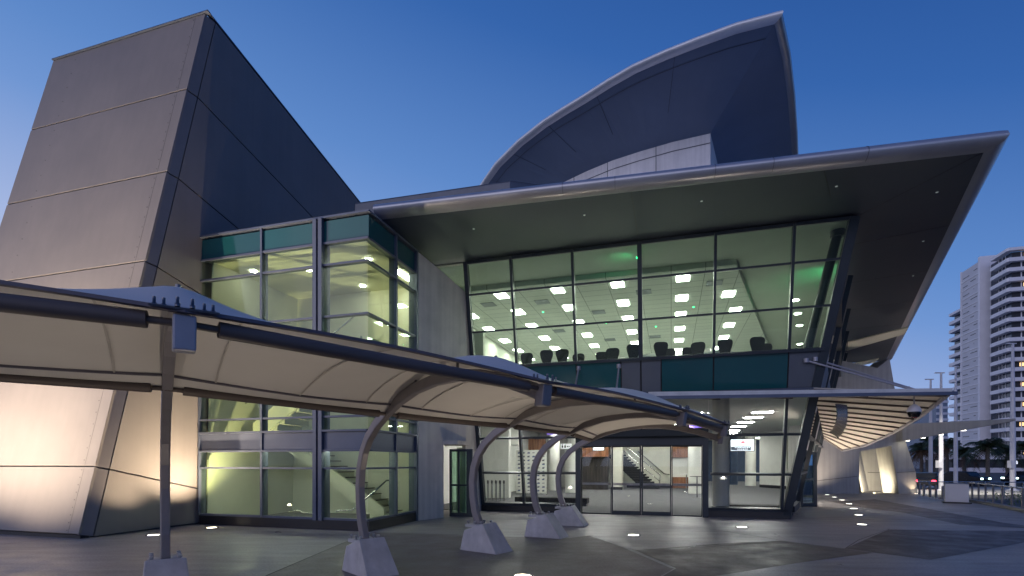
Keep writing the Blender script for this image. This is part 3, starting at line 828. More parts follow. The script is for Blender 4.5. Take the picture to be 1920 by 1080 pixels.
for s, t_ in ((-5.45, 14.22), (-2.26, 14.3), (.75, 14.41), (3.86, 14.59), (6.34, 15.63), (7.34, 18.96), (8.35, 22.37)):
    MB().lathe((s, t_, 0), [(.03, 8.488), (.03, 8.498)], 12).build('soffit_downlight', dot_lens, cc)
# upper roof tier
ut = MB(); up_ = [Vector((-9.15, 13.85, 9.08)), Vector((-4.29, 14.0, 9.08)), Vector((-1.2, 15.8, 9.08)), Vector((-1.2, 30, 9.08)), Vector((-9.15, 30, 9.08))]
ut.prism(up_, (0, 0, .50)); ut.prism([p + Vector((0, .06, .505)) for p in up_], (0, 0, .05))
o = ut.build('upper_roof_tier', M('tier_metal', (.13, .14, .16), .4, metal=.4), cc, bevel=.12)
# upper green glow lamps inside the hall
for s, t_ in ((-1.0, 17.1), (5.5, 20.4)):
    o = MB().box(s - .06, s + .06, t_ - .03, t_ + .03, 8.22, 8.26).build('green_lamp', green_led, cc)
MB().box(-1.02, -.98, 17.08, 17.12, 8.26, 8.465).box(5.48, 5.52, 20.38, 20.42, 8.26, 8.465).build('lamp_stem', frame_m, cc)
lamp('green_glow', 'SPOT', W(-1.2, 17.15, 8.15), 14, (.1, 1, .4), W(-2.0, 17.9, 8.46), spot_size=R(120), spot_blend=1)
lamp('green_glow', 'SPOT', W(5.3, 20.4, 7.3), 60, (.1, 1, .4), W(4.9, 21.4, 8.46), spot_size=R(110), spot_blend=1)

# ------------------------------------------------------------------ auditorium with the sail shaped roof
au = thing('auditorium', 'tall auditorium with pointed curved sail roof rising behind the main roof', 'building', W(2, 32, 0))
ZR = 22.0
in_px = [(904, 372), (922, 345), (944, 317), (985, 278), (1030, 243), (1067, 220), (1104, 200), (1150, 172), (1196, 147), (1255, 121), (1315, 99), (1380, 77), (1444, 57)]
out_px = [(894, 369), (911, 343), (932, 312), (974, 270), (1021, 234), (1057, 211), (1095, 187), (1142, 157), (1188, 130), (1247, 104), (1309, 79), (1382, 52), (1464, 25)]
left_px = [(a[0] + (c[0] - a[0]) * .55, a[1] + (c[1] - a[1]) * .55) for a, c in zip(in_px, out_px)]
left_px[-1] = (1452, 45)
EL = [at_z(x, y, ZR) for x, y in left_px]
tip = EL[-1]
ER = [tip, at_z(1467, 110, ZR), at_z(1477, 185, ZR), at_z(1483, 255, ZR), at_z(1485.5, 300, ZR), at_z(1488, 350, ZR)]
ZW = 20.5
wl = [at_z(x, y, ZW) for x, y in [(1000, 378), (1050, 345), (1098, 322), (1148, 301), (1200, 284), (1262, 266), (1332, 250)]]
wr = [wl[-1], at_z(1345, 305, ZW), at_z(1352, 345, ZW)]
def rs(P, n):                                  # resample a polyline to n points
    Ls = [0]
    for a, c in zip(P[:-1], P[1:]): Ls.append(Ls[-1] + (c - a).length)
    out = []
    for i in range(n):
        d = Ls[-1] * i / (n - 1)
        for j in range(len(P) - 1):
            if d <= Ls[j + 1] + 1e-6:
                f = (d - Ls[j]) / max(1e-6, Ls[j + 1] - Ls[j]); out.append(P[j].lerp(P[j + 1], f)); break
    return out
n = 26
a_, b_ = rs(EL, n), rs(wl, n)
mb = MB(); mb.add(a_ + b_, [(i, i + 1, n + i + 1, n + i) for i in range(n - 1)])
a2, b2 = rs(ER, 12), rs(wr, 12)
mb.add(a2 + b2, [(i, i + 1, 12 + i + 1, 12 + i) for i in range(11)])
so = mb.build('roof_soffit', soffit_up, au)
sj = MB()
il = []
for i in range(n):
    p = a_[i].lerp(b_[i], .11); il.append(p + Vector((0, 0, -.015)))
for p, q in zip(il[:-1], il[1:]): sj.bar(p, q, .035, .012)
for i in (3, 7, 11, 15, 20):
    p, q = a_[i], b_[i]
    q = p.lerp(q, .6); sj.bar(p + Vector((0, 0, -.012)), q + Vector((0, 0, -.012)), .025, .012)
sj.build('joint', frame_blue, so)
k = len(prof)
def fasc(path, sc, inward=False):
    global prof
    keep = prof; prof = [(a * sc, c * sc) for a, c in keep]; m_ = fascia(path, ''); prof = keep; return m_
f1 = fasc(EL + [ER[2]], 1.1); f1.f = f1.f[:(len(EL) - 1) * (k - 1)]; f1.m = f1.m[:len(f1.f)]; f1.s = f1.s[:len(f1.f)]
f1.build('roof_fascia', rim_m, au)
f2 = fasc([EL[-2]] + ER, 1.0); f2.f = f2.f[k - 1:]; f2.m = f2.m[k - 1:]; f2.s = f2.s[k - 1:]
f2.build('roof_fascia', silver, au)
rt = MB(); poly = [p + Vector((0, 0, .36)) for p in EL + ER[1:]] + [Vector((15, 62, ZR + .36)), Vector((-4, 62, ZR + .36))]
rt.prism(poly, (0, 0, .08)); rt.build('roof', roof_m, au)
mb = MB()
ring = wl + wr[1:] + [Vector((15, 55, ZW)), Vector((-2, 55, ZW))]
lo = [Vector((p.x, p.y, 8.0)) for p in ring]
m_ = len(ring)
mb.add(ring + lo, [(i, m_ + i, m_ + (i + 1) % m_, (i + 1) % m_) for i in range(m_)])
mb.build('wall', pale_wall, au)
sj = MB()
for i in (8, 13, 19):
    p = rs(wl, n)[i]; d = Vector((.02, -.02, 0)); sj.bar(p + d, Vector((p.x, p.y, 9)) + d, .03, .03)
w_ = [p + Vector((.0, -.02, -.55)) for p in rs(wl, n)]
for p, q in zip(w_[:-1], w_[1:]): sj.bar(p, q, .04, .03)
sj.build('joint', grey_pan, au)

# ------------------------------------------------------------------ glass canopy at the corner
gc = thing('glass_canopy', 'frosted glass canopy with warm lit ribs and steel tie rods at the building corner', 'canopy', (5.6, 17.0, 3.5), grid=True)
tipc = Vector((7.05, 16.85, 3.62))
oe = [tipc, Vector(L(at_y(1723, 779, 17.5))), Vector(L(at_y(1670, 811, 21.5))), Vector(L(at_y(1618, 835, 25)))]
oe.append(Vector(L(at_y(1579, 843, 27.5))))
ie = [Vector((SCN(3.8) + .27 * kk, TF(3.8) + kk, 3.9 - .09 * kk)) for kk in (-.2, 3.2, 6.4, 8.8, 10.6)]
fl_, fr_ = Vector((-.62, 15.5, 3.62)), tipc
ns = 27
O, I = rs(oe, ns), rs(ie, ns)
gp_ = MB()
for i in range(ns - 1):
    a, c, d, e_ = O[i], O[i + 1], I[i + 1], I[i]
    k0, k1 = .03, .97
    gp_.prism([e_.lerp(d, k0), a.lerp(c, k0), a.lerp(c, k1), e_.lerp(d, k1)], (0, 0, .03))
# front strip between the facade and the front edge
def FE(x): return fl_.lerp(fr_, x)
def BE(x): return Vector((-.62 + x * (SCN(3.8) + .62), TF(3.9) - .12, 3.86))
for i in range(12):
    gp_.prism([FE(i / 12 + .004), FE((i + 1) / 12 - .004), BE((i + 1) / 12 - .004), BE(i / 12 + .004)], (0, 0, .03))
gp_.build('glass_panel', frost_m, gc)
for i in range(0, ns, 2):
    MB().bar(I[i] + Vector((0, 0, -.03)), O[i] + Vector((0, 0, -.03)), .06, .05).build('rib', tube_m, gc)
for i in range(0, 13, 3):
    MB().bar(FE(i / 12) + Vector((0, 0, -.05)), BE(i / 12) + Vector((0, 0, -.05)), .06, .10).build('rib', tube_m, gc)
eb = MB()
eb.bar(fl_ + Vector((-.02, -.06, -.02)), fr_ + Vector((.22, -.02, -.02)), .09, .09, mi=0)
eb.bar(fl_ + Vector((0, -.03, .085)), fr_ + Vector((.12, -.0, .06)), .03, .13, mi=1)
eb.build('front_edge_beam', [frame_blue, M('pale_edge', (.62, .62, .60), .5)], gc)
eb = MB(); eb.sweep([p + Vector((.03, 0, -.02)) for p in O], [(-.05, -.06), (.05, -.06), (.05, .07), (-.05, .07)]); eb.build('side_edge_beam', steel_lt, gc)
for a, c in (((3.75, 17.1, 4.72), (6.2, 16.9, 3.78)), ((4.0, 17.15, 4.75), (6.9, 17.6, 3.72)), ((-2.9, 17.15, 4.85), (-2.9, 16.3, 3.95)), ((-1.6, 17.15, 4.85), (-1.6, 16.2, 3.85))):
    m_ = MB(); m_.tube([a, c], .028, 8); m_.lathe(Vector(a) + Vector((0, 0, -.06)), [(.07, 0), (.07, .12)], 10)
    m_.bar(Vector(c) + Vector((0, 0, -.1)), Vector(c) + Vector((0, 0, .06)), .05, .05)
    m_.build('tie_rod', steel_lt, gc)
hp = MB(); ring = []
cx = Vector((5.05, 19.2, 3.35))
for i in range(17):
    a = -1.25 + 2.5 * i / 16
    ring.append(cx + Vector((.42 * math.cos(a) - .15, .3 * math.cos(a), .72 * math.sin(a))))
hp.sweep(ring, [(-.02, -.16), (.02, -.16), (.02, .16), (-.02, .16)], (1, 0.2, 0))
hp.build('curved_bracket', steel_m, gc)

# ------------------------------------------------------------------ leaning portal wall beyond the canopy
YP = 30.0
lw = thing('leaning_wall', 'big grey leaning wall with two lit openings at the far end of the forecourt', 'wall', (20, YP, 0))
def Q(x, y, dy=0): 
    return at_y(x, y, YP + dy)
gy = HZ + F * (H + .0) / YP
mb = MB()
dv = Vector((0, 1.3, 0))
mb.prism([Q(1500, gy), Q(1611, gy), Q(1611, 847), Q(1645, 690), Q(1500, 660)], dv)
mb.prism([Q(1611, 847), Q(1671, 836), Q(1691, 807), Q(1668, 672), Q(1645, 690)], dv)
mb.prism([Q(1671, 836), Q(1686, gy), Q(1720, gy), Q(1717, 885), Q(1691, 807)], dv)
mb.build('wall', lean_wall_m, lw)
mb = MB(); mb.prism([Q(1624, gy, 3.0), Q(1667, gy, 3.0), Q(1648, 838, 3.0), Q(1606, 838, 3.0)], (0, 1.2, 0)); mb.prism([Q(1618, gy, 1.6), Q(1630, gy, 3.0), Q(1612, 838, 3.0), Q(1602, 838, 1.6)], (-.06, 0, 0))
mb.build('pier', lean_wall_m, lw)
sj = MB(); sj.bar(Q(1500, 905, -.012), Q(1607, 893, -.012), .03, .02); sj.bar(Q(1682, 886, -.012), Q(1716, 884, -.012), .03, .02); sj.bar(Q(1627, 886, 2.98), Q(1657, 886, 2.98), .03, .03)
sj.build('joint', panel_core, lw)
wr_ = thing('walkway_roof', 'slim tapering flat walkway roof with small downlights running right from the leaning wall', 'canopy', (24, YP - 1, 0))
p0, p1 = at_y(1692, 795, 29.4), at_y(1905, 784.5, 26.5)
p0b, p1b = at_y(1692, 828, 29.4), at_y(1905, 789, 26.5)
mb = MB(); mb.prism([p0b, p1b, p1, p0], (.5, 3.0, 0)); mb.build('roof_slab', lean_wall_m, wr_, bevel=.03)
for x, y in ((1709, 822), (1741, 816.5), (1777, 810.5), (1820, 803.5)):
    f = (x - 1692) / 213; p = p0b.lerp(p1b, f) + Vector((.08, .45, -.012))
    MB().lathe(p, [(.17, -.02), (.17, .03)], 14).build('downlight', white_lens, wr_)
MB().box(35.2, 35.5, 28.2, 28.5, -.55, 3.9).build('post', lean_wall_m, wr_)

# ------------------------------------------------------------------ fabric walkway canopy
fc = thing('fabric_walkway_canopy', 'beige tensile fabric walkway canopy on curved steel arches with concrete plinths', 'canopy', (-1, 8.5, 0))
AP = [(-9.9, 5.2), (-6.95, 5.55), (-4.37, 6.65), (-2.30, 8.45), (-.55, 10.55), (.78, 12.55), (1.60, 14.85)]
AD = [(.18, -.98), (.40, -.917), (.57, -.822), (.66, -.75), (.80, -.60), (.89, -.46), (.937, -.35)]
DZ = [.30, .24, .15, .02, 0, -.03, -.09]
AP = [Vector((*p, 0)) for p in AP]; AD = [Vector((*d, 0)).normalized() for d in AD]
pf = [(-.13, .50), (-.24, .78), (-.29, 1.05), (-.31, 1.35), (-.27, 1.65), (-.16, 1.92), (.02, 2.14), (.28, 2.33), (.62, 2.50), (1.0, 2.65), (1.45, 2.77), (1.95, 2.83), (2.45, 2.83), (2.95, 2.76), (3.4, 2.65), (3.78, 2.52), (3.98, 2.44)]
def AR(i, r, z): return AP[i] + AD[i] * r + Vector((0, 0, z + DZ[i] * min(1, max(0, (z - .5) / 2))))
fz = [(.62, 2.46), (.80, 2.60), (1.0, 2.75), (1.4, 2.90), (1.9, 3.00), (2.4, 3.05), (2.8, 3.04), (3.2, 2.97), (3.55, 2.84), (3.85, 2.68), (4.06, 2.56)]
nj = len(fz)
for i in range(1, 7):
    P, D = AP[i], AD[i]; sd = Vector((-D.y, D.x, 0))
    m_ = MB(); m_.sweep([AR(i, r, z) for r, z in pf], [(-.075, -.055), (.075, -.055), (.075, .055), (-.075, .055)], [AD[i] if q < 6 else Vector((0, 0, 1)) for q in range(len(pf))][0:0] or sd.cross(Vector((0, 0, 1))) if False else [Vector(sd) for _ in pf])
    ar = m_.build('arch', steel_paint if i == 2 else steel_paint, fc, bevel=.018)
    # plinth
    lo = [P + D * a + sd * c for a, c in ((-.42, -.27), (.52, -.27), (.52, .27), (-.42, .27))]
    hi = [P + D * a + sd * c + Vector((0, 0, z)) for a, c, z in ((-.36, -.22, .40), (.12, -.22, .56), (.12, .22, .56), (-.36, .22, .40))]
    m_ = MB(); m_.hexa(lo + hi); m_.build('plinth', plinth_m, ar, bevel=.015)
    m_ = MB(); bp_ = AR(i, -.13, .47)
    for a, c in ((-.17, -.15), (-.17, .15), (.17, -.15), (.17, .15), (0, -.15), (0, .15)):
        m_.lathe(bp_ + D * a + sd * c, [(.014, 0), (.014, .09), (.026, .09), (.026, .12)], 6)
    m_.hexa([bp_ + D * a + sd * c + Vector((0, 0, z)) for z in (0, .05) for a, c in ((-.22, -.19), (.22, -.19), (.22, .19), (-.22, .19))])
    m_.build('base_plate', plinth_m, ar)
    # tip bracket with its clamp plate and bolts
    m_ = MB(); q = AR(i, 3.98, 2.43)
    vv = [q + D * a + sd * c + Vector((0, 0, z)) for (a, z) in ((-.08, -.11), (.04, -.11), (.07, .11), (-.05, .12)) for c in (-.065, .065)]
    m_.add(vv, [(0, 1, 3, 2), (2, 3, 5, 4), (4, 5, 7, 6), (6, 7, 1, 0), (0, 2, 4, 6), (1, 7, 5, 3)])
    o = m_.build('tip_bracket', steel_lt if i < 3 else steel_paint, ar, bevel=.012)
    m_ = MB(); pt = AR(i, 4.04, 2.575)
    m_.bar(pt - sd * .19, pt + sd * .19, .10, .012, D * .3 + Vector((0, 0, 1)))
    for c in (-.16, -.11, -.04, .04, .11, .16):
        q = pt + sd * c + D * (-.04 if abs(c) > .1 else .03)
        m_.lathe(q, [(.016, 0), (.016, .02), (.010, .02), (.010, .06)], 8)
    m_.build('clamp_plate', bolt_m, ar)
def bez(a, c, k, sag): 
    p = a.lerp(c, k); return p + Vector((0, 0, -sag * 4 * k * (1 - k)))
# edge tubes, bay by bay
for i in range(0, 6):
    a, c = AR(i, 3.95, 2.50), AR(i + 1, 3.95, 2.50)
    d = (c - a).normalized()
    m_ = MB(); m_.tube([a + d * .20, c - d * .20], .055, 14); m_.tube([a, a + d * .2], .025, 8); m_.tube([c - d * .2, c], .025, 8)
    m_.build('near_edge_tube', tube_m, fc)
    a, c = AR(i, .66, 2.46), AR(i + 1, .66, 2.46); d = (c - a).normalized()
    m_ = MB(); m_.tube([a + d * .16, c - d * .16], .055, 14); m_.tube([a, a + d * .2], .025, 8); m_.tube([c - d * .2, c], .025, 8)
    m_.build('far_edge_tube', tube_m, fc)
# membrane
nu = 18
V_, F_ = [], []
rows_ = 0
for i in range(0, 6):
    for q in range(nu + (1 if i == 5 else 0)):
        k = q / nu; w = abs(2 * k - 1) ** 1.6
        for j, (r, z) in enumerate(fz):
            v = j / (nj - 1)
            pa, pc = AR(i, r, z), AR(i + 1, r, z)
            arch_p = pa.lerp(pc, k)
            rm = .64 + v * (3.80 - .64); zm = 2.47 + .20 * v + .16 * math.sin(PI * v)
            mid_p = AR(i, rm, zm).lerp(AR(i + 1, rm, zm), k)
            V_.append(mid_p.lerp(arch_p, w))
        rows_ += 1
for i in range(rows_ - 1):
    for j in range(nj - 1):
        a = i * nj + j; F_.append((a, a + nj, a + nj + 1, a + 1))
m_ = MB(); m_.add(V_, F_, 0, True); fo = m_.build('fabric_membrane', fabric_m, fc)
so_ = fo.modifiers.new('thick', 'SOLIDIFY'); so_.thickness = .008
sb = fo.modifiers.new('smooth', 'SUBSURF'); sb.levels = 1; sb.render_levels = 1
for j, nm in ((1, 'far_hem'), (nj - 1, 'near_hem')):
    path = [V_[i * nj + j] for i in range(rows_)]
    m_ = MB(); m_.sweep([p + Vector((0, 0, -.006)) for p in path], [(-.028, -.012), (.028, -.012), (.028, .012), (-.028, .012)])
    m_.build(nm, hem_m, fc)
for i in range(3, rows_ - 1, 6):
    m_ = MB(); m_.sweep([V_[i * nj + j] + Vector((0, 0, -.016)) for j in range(1, nj)], [(-.010, -.0015), (.010, -.0015), (.010, .0015), (-.010, .0015)]); m_.build('seam', hem_m if False else M('seam_%d' % i, (.40, .375, .34), .7) if i == 3 else bpy.data.materials['seam_3'], fc)
# stand-off struts between arch and membrane
for i in range(1, 7):
    m_ = MB()
    for r, z0, z1 in ((1.45, 2.78, 2.90), (2.45, 2.85, 3.03), (3.2, 2.72, 2.96)):
        m_.tube([AR(i, r, z0), AR(i, r, z1)], .02, 6)
    m_.build('stand_off', bolt_m, fc)

# ------------------------------------------------------------------ in-ground uplights
def uplight(px, label, lens=warm_lens, r=.13):
    p = at_z(*px)
    t = thing('ground_uplight', label, 'uplight', p, 'in-ground uplights set flush in the forecourt paving')
    MB().lathe(p, [(r + .04, .003), (r + .04, .014), (r, .014), (r, .006)], 20).build('rim', steel_m, t)
    MB().lathe(p, [(r, .004), (r * .97, .011)], 20).build('lens', lens, t)
    return p
U = {}
for key, px, lab, ln in (
    ('a', (288, 1004), 'round ground uplight beside the straight canopy post below the leaning tower', white_lens),
    ('b', (397, 990), 'warm ground uplight in front of the stairwell plinth at the tower side', warm_lens),
    ('c', (1188, 1004), 'ground uplight in the grey paving in front of the sliding doors', white_lens),
    ('d', (1391, 989), 'ground uplight in front of the black plinth right of the doors', white_lens),
    ('e', (980, 1081), 'ground uplight at the bottom picture edge between the two nearest plinths', warm_lens)):
    U[key] = uplight(px, lab, ln)
row = [(1616, 984), (1610, 966), (1601, 954), (1592, 945), (1579, 938), (1564.6, 932.5), (1551, 928), (1538, 924)]
names = ['nearest', 'second nearest', 'third nearest', 'fourth nearest', 'fourth farthest', 'third farthest', 'second farthest', 'farthest']
U['f'] = uplight((1031, 971), 'small ground uplight behind the third plinth left of the doors', white_lens, .11)
UR = [uplight(p, f'{n_} uplight in the curved row beside the side door path', white_lens, .12) for p, n_ in zip(row, names)]
uplight((1718, 926), 'ground uplight at the foot of the right leaning pier', warm_lens, .1)
uplight((1640, 924.5), 'ground uplight inside the lit opening of the leaning wall', warm_lens, .1)

WARM = (1, .76, .50); WARM2 = (1, .84, .66)
def up_spot(p, tgt, e, col=WARM, size=100, blend=.9, off=(0, 0, .03), r=.06):
    lamp('uplight_beam', 'SPOT', Vector(p) + Vector(off), e, col, tgt, spot_size=R(size), spot_blend=blend, shadow_soft_size=r)
up_spot(U['a'], W(-12.6, 9.9, 4.6), 700, WARM, 112, 1.0)
up_spot(U['b'], W(-12.6, 11.2, 5.0), 2300, WARM, 110, 1.0)
# lights in front of the tower's front face, left of the picture
for s, tt in ((-14.9, 5.7), (-17.8, 5.7)):
    p = W(s, tt, 0)
    t = thing('ground_uplight', 'ground uplight in front of the leaning tower, %s of two' % ('right' if s > -16 else 'left'), 'uplight', p, 'in-ground uplights set flush in the forecourt paving')
    MB().lathe(p, [(.17, .003), (.17, .014), (.13, .014), (.13, .006)], 20).build('rim', steel_m, t)
    MB().lathe(p, [(.13, .004), (.126, .011)], 20).build('lens', warm_lens, t)
    up_spot(p, W(s + .9, 10.4, 7.6), 6800, (1, .79, .58), 118, 1.0)
for (x, y), nm in (((-2.7, 5.1), 'right'), ((-5.2, 3.9), 'left')):  # added uplights below the view, they brighten the fabric underside
    p = Vector((x, y, 0))
    t = thing('ground_uplight', 'added unseen ground uplight under the near canopy bay left of the picture centre, %s of two' % nm, 'uplight', p, 'in-ground uplights set flush in the forecourt paving')
    MB().lathe(p, [(.17, .003), (.17, .014), (.13, .014), (.13, .006)], 20).build('rim', steel_m, t)
    MB().lathe(p, [(.13, .004), (.126, .011)], 20).build('lens', warm_lens, t)
    up_spot(p, p + Vector((0, .5, 3)), 62, WARM2, 150, 1.0)
up_spot(U['f'], U['f'] + Vector((-.4, -.3, 3)), 130, WARM2, 155)
up_spot(U['c'], U['c'] + Vector((-.2, -.3, 3)), 110, WARM2, 130)
up_spot(U['d'], U['d'] + Vector((.1, .2, 3)), 110, WARM2, 130)
up_spot(U['e'], U['e'] + Vector((-.3, .1, 3)), 100, WARM2, 150)
for i, p in enumerate(UR):
    up_spot(p, p + Vector((-.1, .2, 3)), (60, 120, 260, 380, 380, 380, 320, 320)[i], (1, .83, .68), 150)
up_spot(at_z(1718, 926), at_y(1700, 860, 29.9), 60, WARM, 90)
up_spot(at_z(1640, 924.5), at_y(1643, 868, 33), 620, (1, .86, .6), 150, 1.0)


# ------------------------------------------------------------------ furniture seen through the glass
def make_chair(loc, label):
    t = thing('banquet_chair', label, 'chair', loc, 'black banquet chairs at the upper hall window')
    o = Vector(loc)
    mb = MB(); mb.box(o.x - .22, o.x + .22, o.y - .22, o.y + .22, o.z + .42, o.z + .50); mb.build('seat', black_fab, t, bevel=.03)
    mb = MB()
    prof_ = [(.15, .50), (.19, .62), (.235, .76), (.25, .86), (.235, .93), (.19, .975), (.11, .995)]
    pts = [(x, z) for x, z in prof_] + [(-x, z) for x, z in prof_[::-1]]
    mb.prism([(o.x + x, o.y - .25 - (z - .5) * .12, o.z + z) for x, z in pts], (0, .055, 0)); mb.build('backrest', black_fab, t, bevel=.015)
    for sx in (-1, 1):
        for sy in (-1, 1):
            m2 = MB(); m2.tube([(o.x + sx * .2, o.y + sy * .2, o.z + .43), (o.x + sx * .22, o.y + sy * .23, o.z)], .013, 6); m2.build('leg', bolt_m, t)
    return t
chp = [(991, 666, 20.1), (1025, 661, 20.0), (1055, 659, 19.9), (1089, 667, 20.8), (1130, 664, 20.7), (1150, 657, 20.2), (1185, 650, 19.6), (1237, 646, 19.5), (1256, 658, 20.9), (1286, 656, 20.9), (1312, 646, 20.0), (1359, 641, 19.7), (1415, 637, 19.6), (1435, 649, 21.0)]
ordn = ['leftmost', 'second from left', 'third from left', 'fourth from left', 'fifth from left', 'sixth from left', 'seventh from left', 'eighth from left', 'seventh from right', 'sixth from right', 'fifth from right', 'fourth from right', 'third from right', 'rightmost']
ordn = ['leftmost', 'second from left', 'third from left', 'fourth from left', 'fifth from left', 'sixth from left', 'seventh from left', 'seventh from right', 'sixth from right', 'fifth from right', 'fourth from right', 'third from right', 'second from right', 'rightmost']
first = None
for (x, y, tt), nm in zip(chp, ordn):
    # the back's top is 0.965 m over the upper floor; stand each chair so far back that it meets the photograph's height
    zt = 5.02 + .965
    p = at_z(x, y, zt)
    p.z = 5.021
    lab = f'black banquet chair behind the upper hall window, {nm} in the row'
    if first is None:
        first = make_chair(Vector((p.x, p.y, p.z)), lab); first.rotation_euler = (0, 0, RZ)
    else:
        dup(first, p, RZ + random.uniform(-.35, .35), lab)
for (s, t_), nm in zip(((-4.7, 21.0), (-1.0, 20.9), (1.5, 21.0), (3.0, 21.5)), ('leftmost', 'second from left', 'third from left', 'rightmost')):
    p = W(s, t_, 5.021)
    t = thing('banquet_table', f'round table under white cloth in the upper hall, {nm} of four', 'table', p, 'round banquet tables in the upper hall')
    MB().lathe(p, [(.70, .72), (.80, .73), (.80, .75), (.05, .76)], 28).build('tabletop', cloth_m, t)
    vs, fs = [], []; nn2 = 48
    for zz, rr in ((.75, .81), (.5, .83), (.28, .85)):
        vs += [p + Vector(((rr + (.03 * math.sin(8 * a) if zz < .7 else 0)) * math.cos(a), (rr + (.03 * math.sin(8 * a) if zz < .7 else 0)) * math.sin(a), zz)) for a in [2 * PI * q / nn2 for q in range(nn2)]]
    for i in range(2):
        fs += [(i * nn2 + q, i * nn2 + (q + 1) % nn2, (i + 1) * nn2 + (q + 1) % nn2, (i + 1) * nn2 + q) for q in range(nn2)]
    MB().add(vs, fs, 0, True).build('tablecloth', cloth_m, t)
    MB().lathe(p, [(.3, 0), (.3, .02), (.04, .05), (.04, .72)], 16).build('pedestal', bolt_m, t)
for px, lab in (((1307, 934), 'tall black bar table beside the white column inside right doors'), ((1287, 923), 'pale bar table in front of the timber counter in the lobby')):
    p = at_z(*px); p.z = .016
    t = thing('bar_table', lab, 'table', p, 'bar tables in the lobby')
    MB().lathe(p, [(.05, 1.04), (.36, 1.05), (.36, 1.07), (.05, 1.08)], 24).build('tabletop', black_m if 'black' in lab else cloth_m, t)
    MB().lathe(p, [(.03, .02), (.03, 1.05)], 10).build('stem', steel_m if 'pale' in lab else bolt_m, t)
    MB().lathe(p, [(.24, 0), (.24, .015), (.04, .03)], 20).build('base', steel_m if 'pale' in lab else bolt_m, t)
# media wall
p = at_z(996, 927); p.z = .016
t = thing('media_wall', 'white media backdrop board with small printed logo grid left of doors', 'backdrop', p, rz=RZ)
bw, bh = 1.75, 2.45
MB().box(p.x - bw / 2, p.x + bw / 2, p.y, p.y + .04, p.z + .05, p.z + bh).build('board', white_wall, t)
mk = MB()
for i in range(6):
    for j in range(11):
        if (i * 5 + j * 3) % 7 == 3: w2, h2, mi = .08, .02, 1
        else: w2, h2, mi = .075, .045, (i + j) % 2
        x = p.x - bw / 2 + .17 + i * .28; z = p.z + .2 + j * .21
        mk.box(x - w2, x + w2 * (.7 if (i + j) % 3 else 1), p.y - .004, p.y - .001, z - h2, z + h2 * .3, mi)
        mk.box(x - w2 * .6, x + w2, p.y - .004, p.y - .001, z + h2 * .45, z + h2, 1 - mi)
mk.build('logo_print', [M('print_blue', (.05, .08, .22), .6), M('print_dark', (.06, .06, .07), .6)], t)
MB().box(p.x - bw / 2, p.x - bw / 2 + .3, p.y - .1, p.y + .3, p.z, p.z + .045).box(p.x + bw / 2 - .3, p.x + bw / 2, p.y - .1, p.y + .3, p.z, p.z + .045).build('foot', steel_m, t)
# bench, right low bench, queue posts
for (s0, s1, t_, h, lab) in ((-6.2, -3.2, 21.2, .30, 'long low black bench behind the lower left lobby window'), (1.9, 3.9, 19.6, .27, 'low black bench behind the lower right lobby window')):
    p = W((s0 + s1) / 2, t_, .016)
    t = thing('lobby_bench', lab, 'bench', ((s0 + s1) / 2, t_, .016), grid=True)
    MB().box(s0, s1, t_ - .3, t_ + .3, .12, h + .05).build('seat', black_fab, t, bevel=.03)
    MB().box(s0 + .05, s1 - .05, t_ - .25, t_ + .25, .017, .12).build('base', black_m, t)
fp_ = None
k = 0
for i in range(5):
    for j in range(2):
        p = W(-7.55 + i * .18 + j * .07, 20.9 + j * .3, .016)
        pos = ['leftmost', 'second from left', 'middle', 'second from right', 'rightmost'][i]
        lab = f'silver queue barrier post, {pos} in the {"front" if j == 0 else "back"} row of the cluster'
        if fp_ is None:
            fp_ = thing('queue_post', lab, 'barrier post', p, 'queue barrier posts parked by the lobby window')
            MB().lathe(p, [(.10, 0), (.10, .02), (.03, .05)], 14).build('base', steel_m, fp_)
            MB().lathe(p, [(.025, .03), (.025, .9)], 10).build('pole', steel_m, fp_)
            MB().lathe(p, [(.032, .86), (.036, .9), (.036, .98), (.02, 1.0)], 10).build('belt_head', black_m, fp_)
        else:
            dup(fp_, p, None, lab)
# screens and the sign
def screen(s, t_, z, w, h, label, fancy):
    t = thing('display_screen', label, 'screen', (s, t_, z), grid=True)
    MB().box(s - w / 2 - .03, s + w / 2 + .03, t_ + .002, t_ + .06, z - h / 2 - .03, z + h / 2 + .03).build('casing', black_m, t)
    MB().box(s - w / 2, s + w / 2, t_ - .004, t_, z - h / 2, z + h / 2).build('panel', screen_m, t)
    MB().tube([(s, t_ + .03, z + h / 2), (s, t_ + .03, 3.9)], .02, 8).build('ceiling_mount', bolt_m, t)
    if fancy:
        m2 = MB()
        m2.box(s - w / 2 + .01, s + w * .38, t_ - .008, t_ - .005, z - h * .46, z - h * .12, 0)
        m2.build('caption_band', screen_dk, t)
        m2 = MB()
        for r_, y0 in ((.33, z - h * .22), (.22, z - h * .36)):
            x = s - w * r_
            while x < s + w * r_:
                d_ = random.uniform(.03, .07); m2.box(x, x + d_, t_ - .012, t_ - .009, y0 - .014, y0 + .014); x += d_ + .02
        m2.build('caption_text', screen_m, t)
        m2 = MB()
        m2.lathe((s + .03, t_ - .012, z + h * .20), [(.09, 0), (.09, .03), (.05, .07)], 12, 0); m2.box(s + .015, s + .045, t_ - .012, t_ - .006, z - h * .1, z + h * .2, 0)
        for q in (-1, 1):
            m2.tube([(s + .03 + q * .12, t_ - .01, z + .02), (s + .03 + q * .2, t_ - .01, z + .07), (s + .03 + q * .25, t_ - .01, z + .01)], .016, 6, 1)
        m2.build('emblem', [red_mark, cyan_mark], t)
screen(3.05, 25.6, 2.55, .95, .5, 'lit lobby screen with red tree emblem and dark caption behind right glass', True)
screen(-3.55, 27.0, 2.62, .55, .45, 'plain white lit screen hanging in the lobby left of the doors', False)
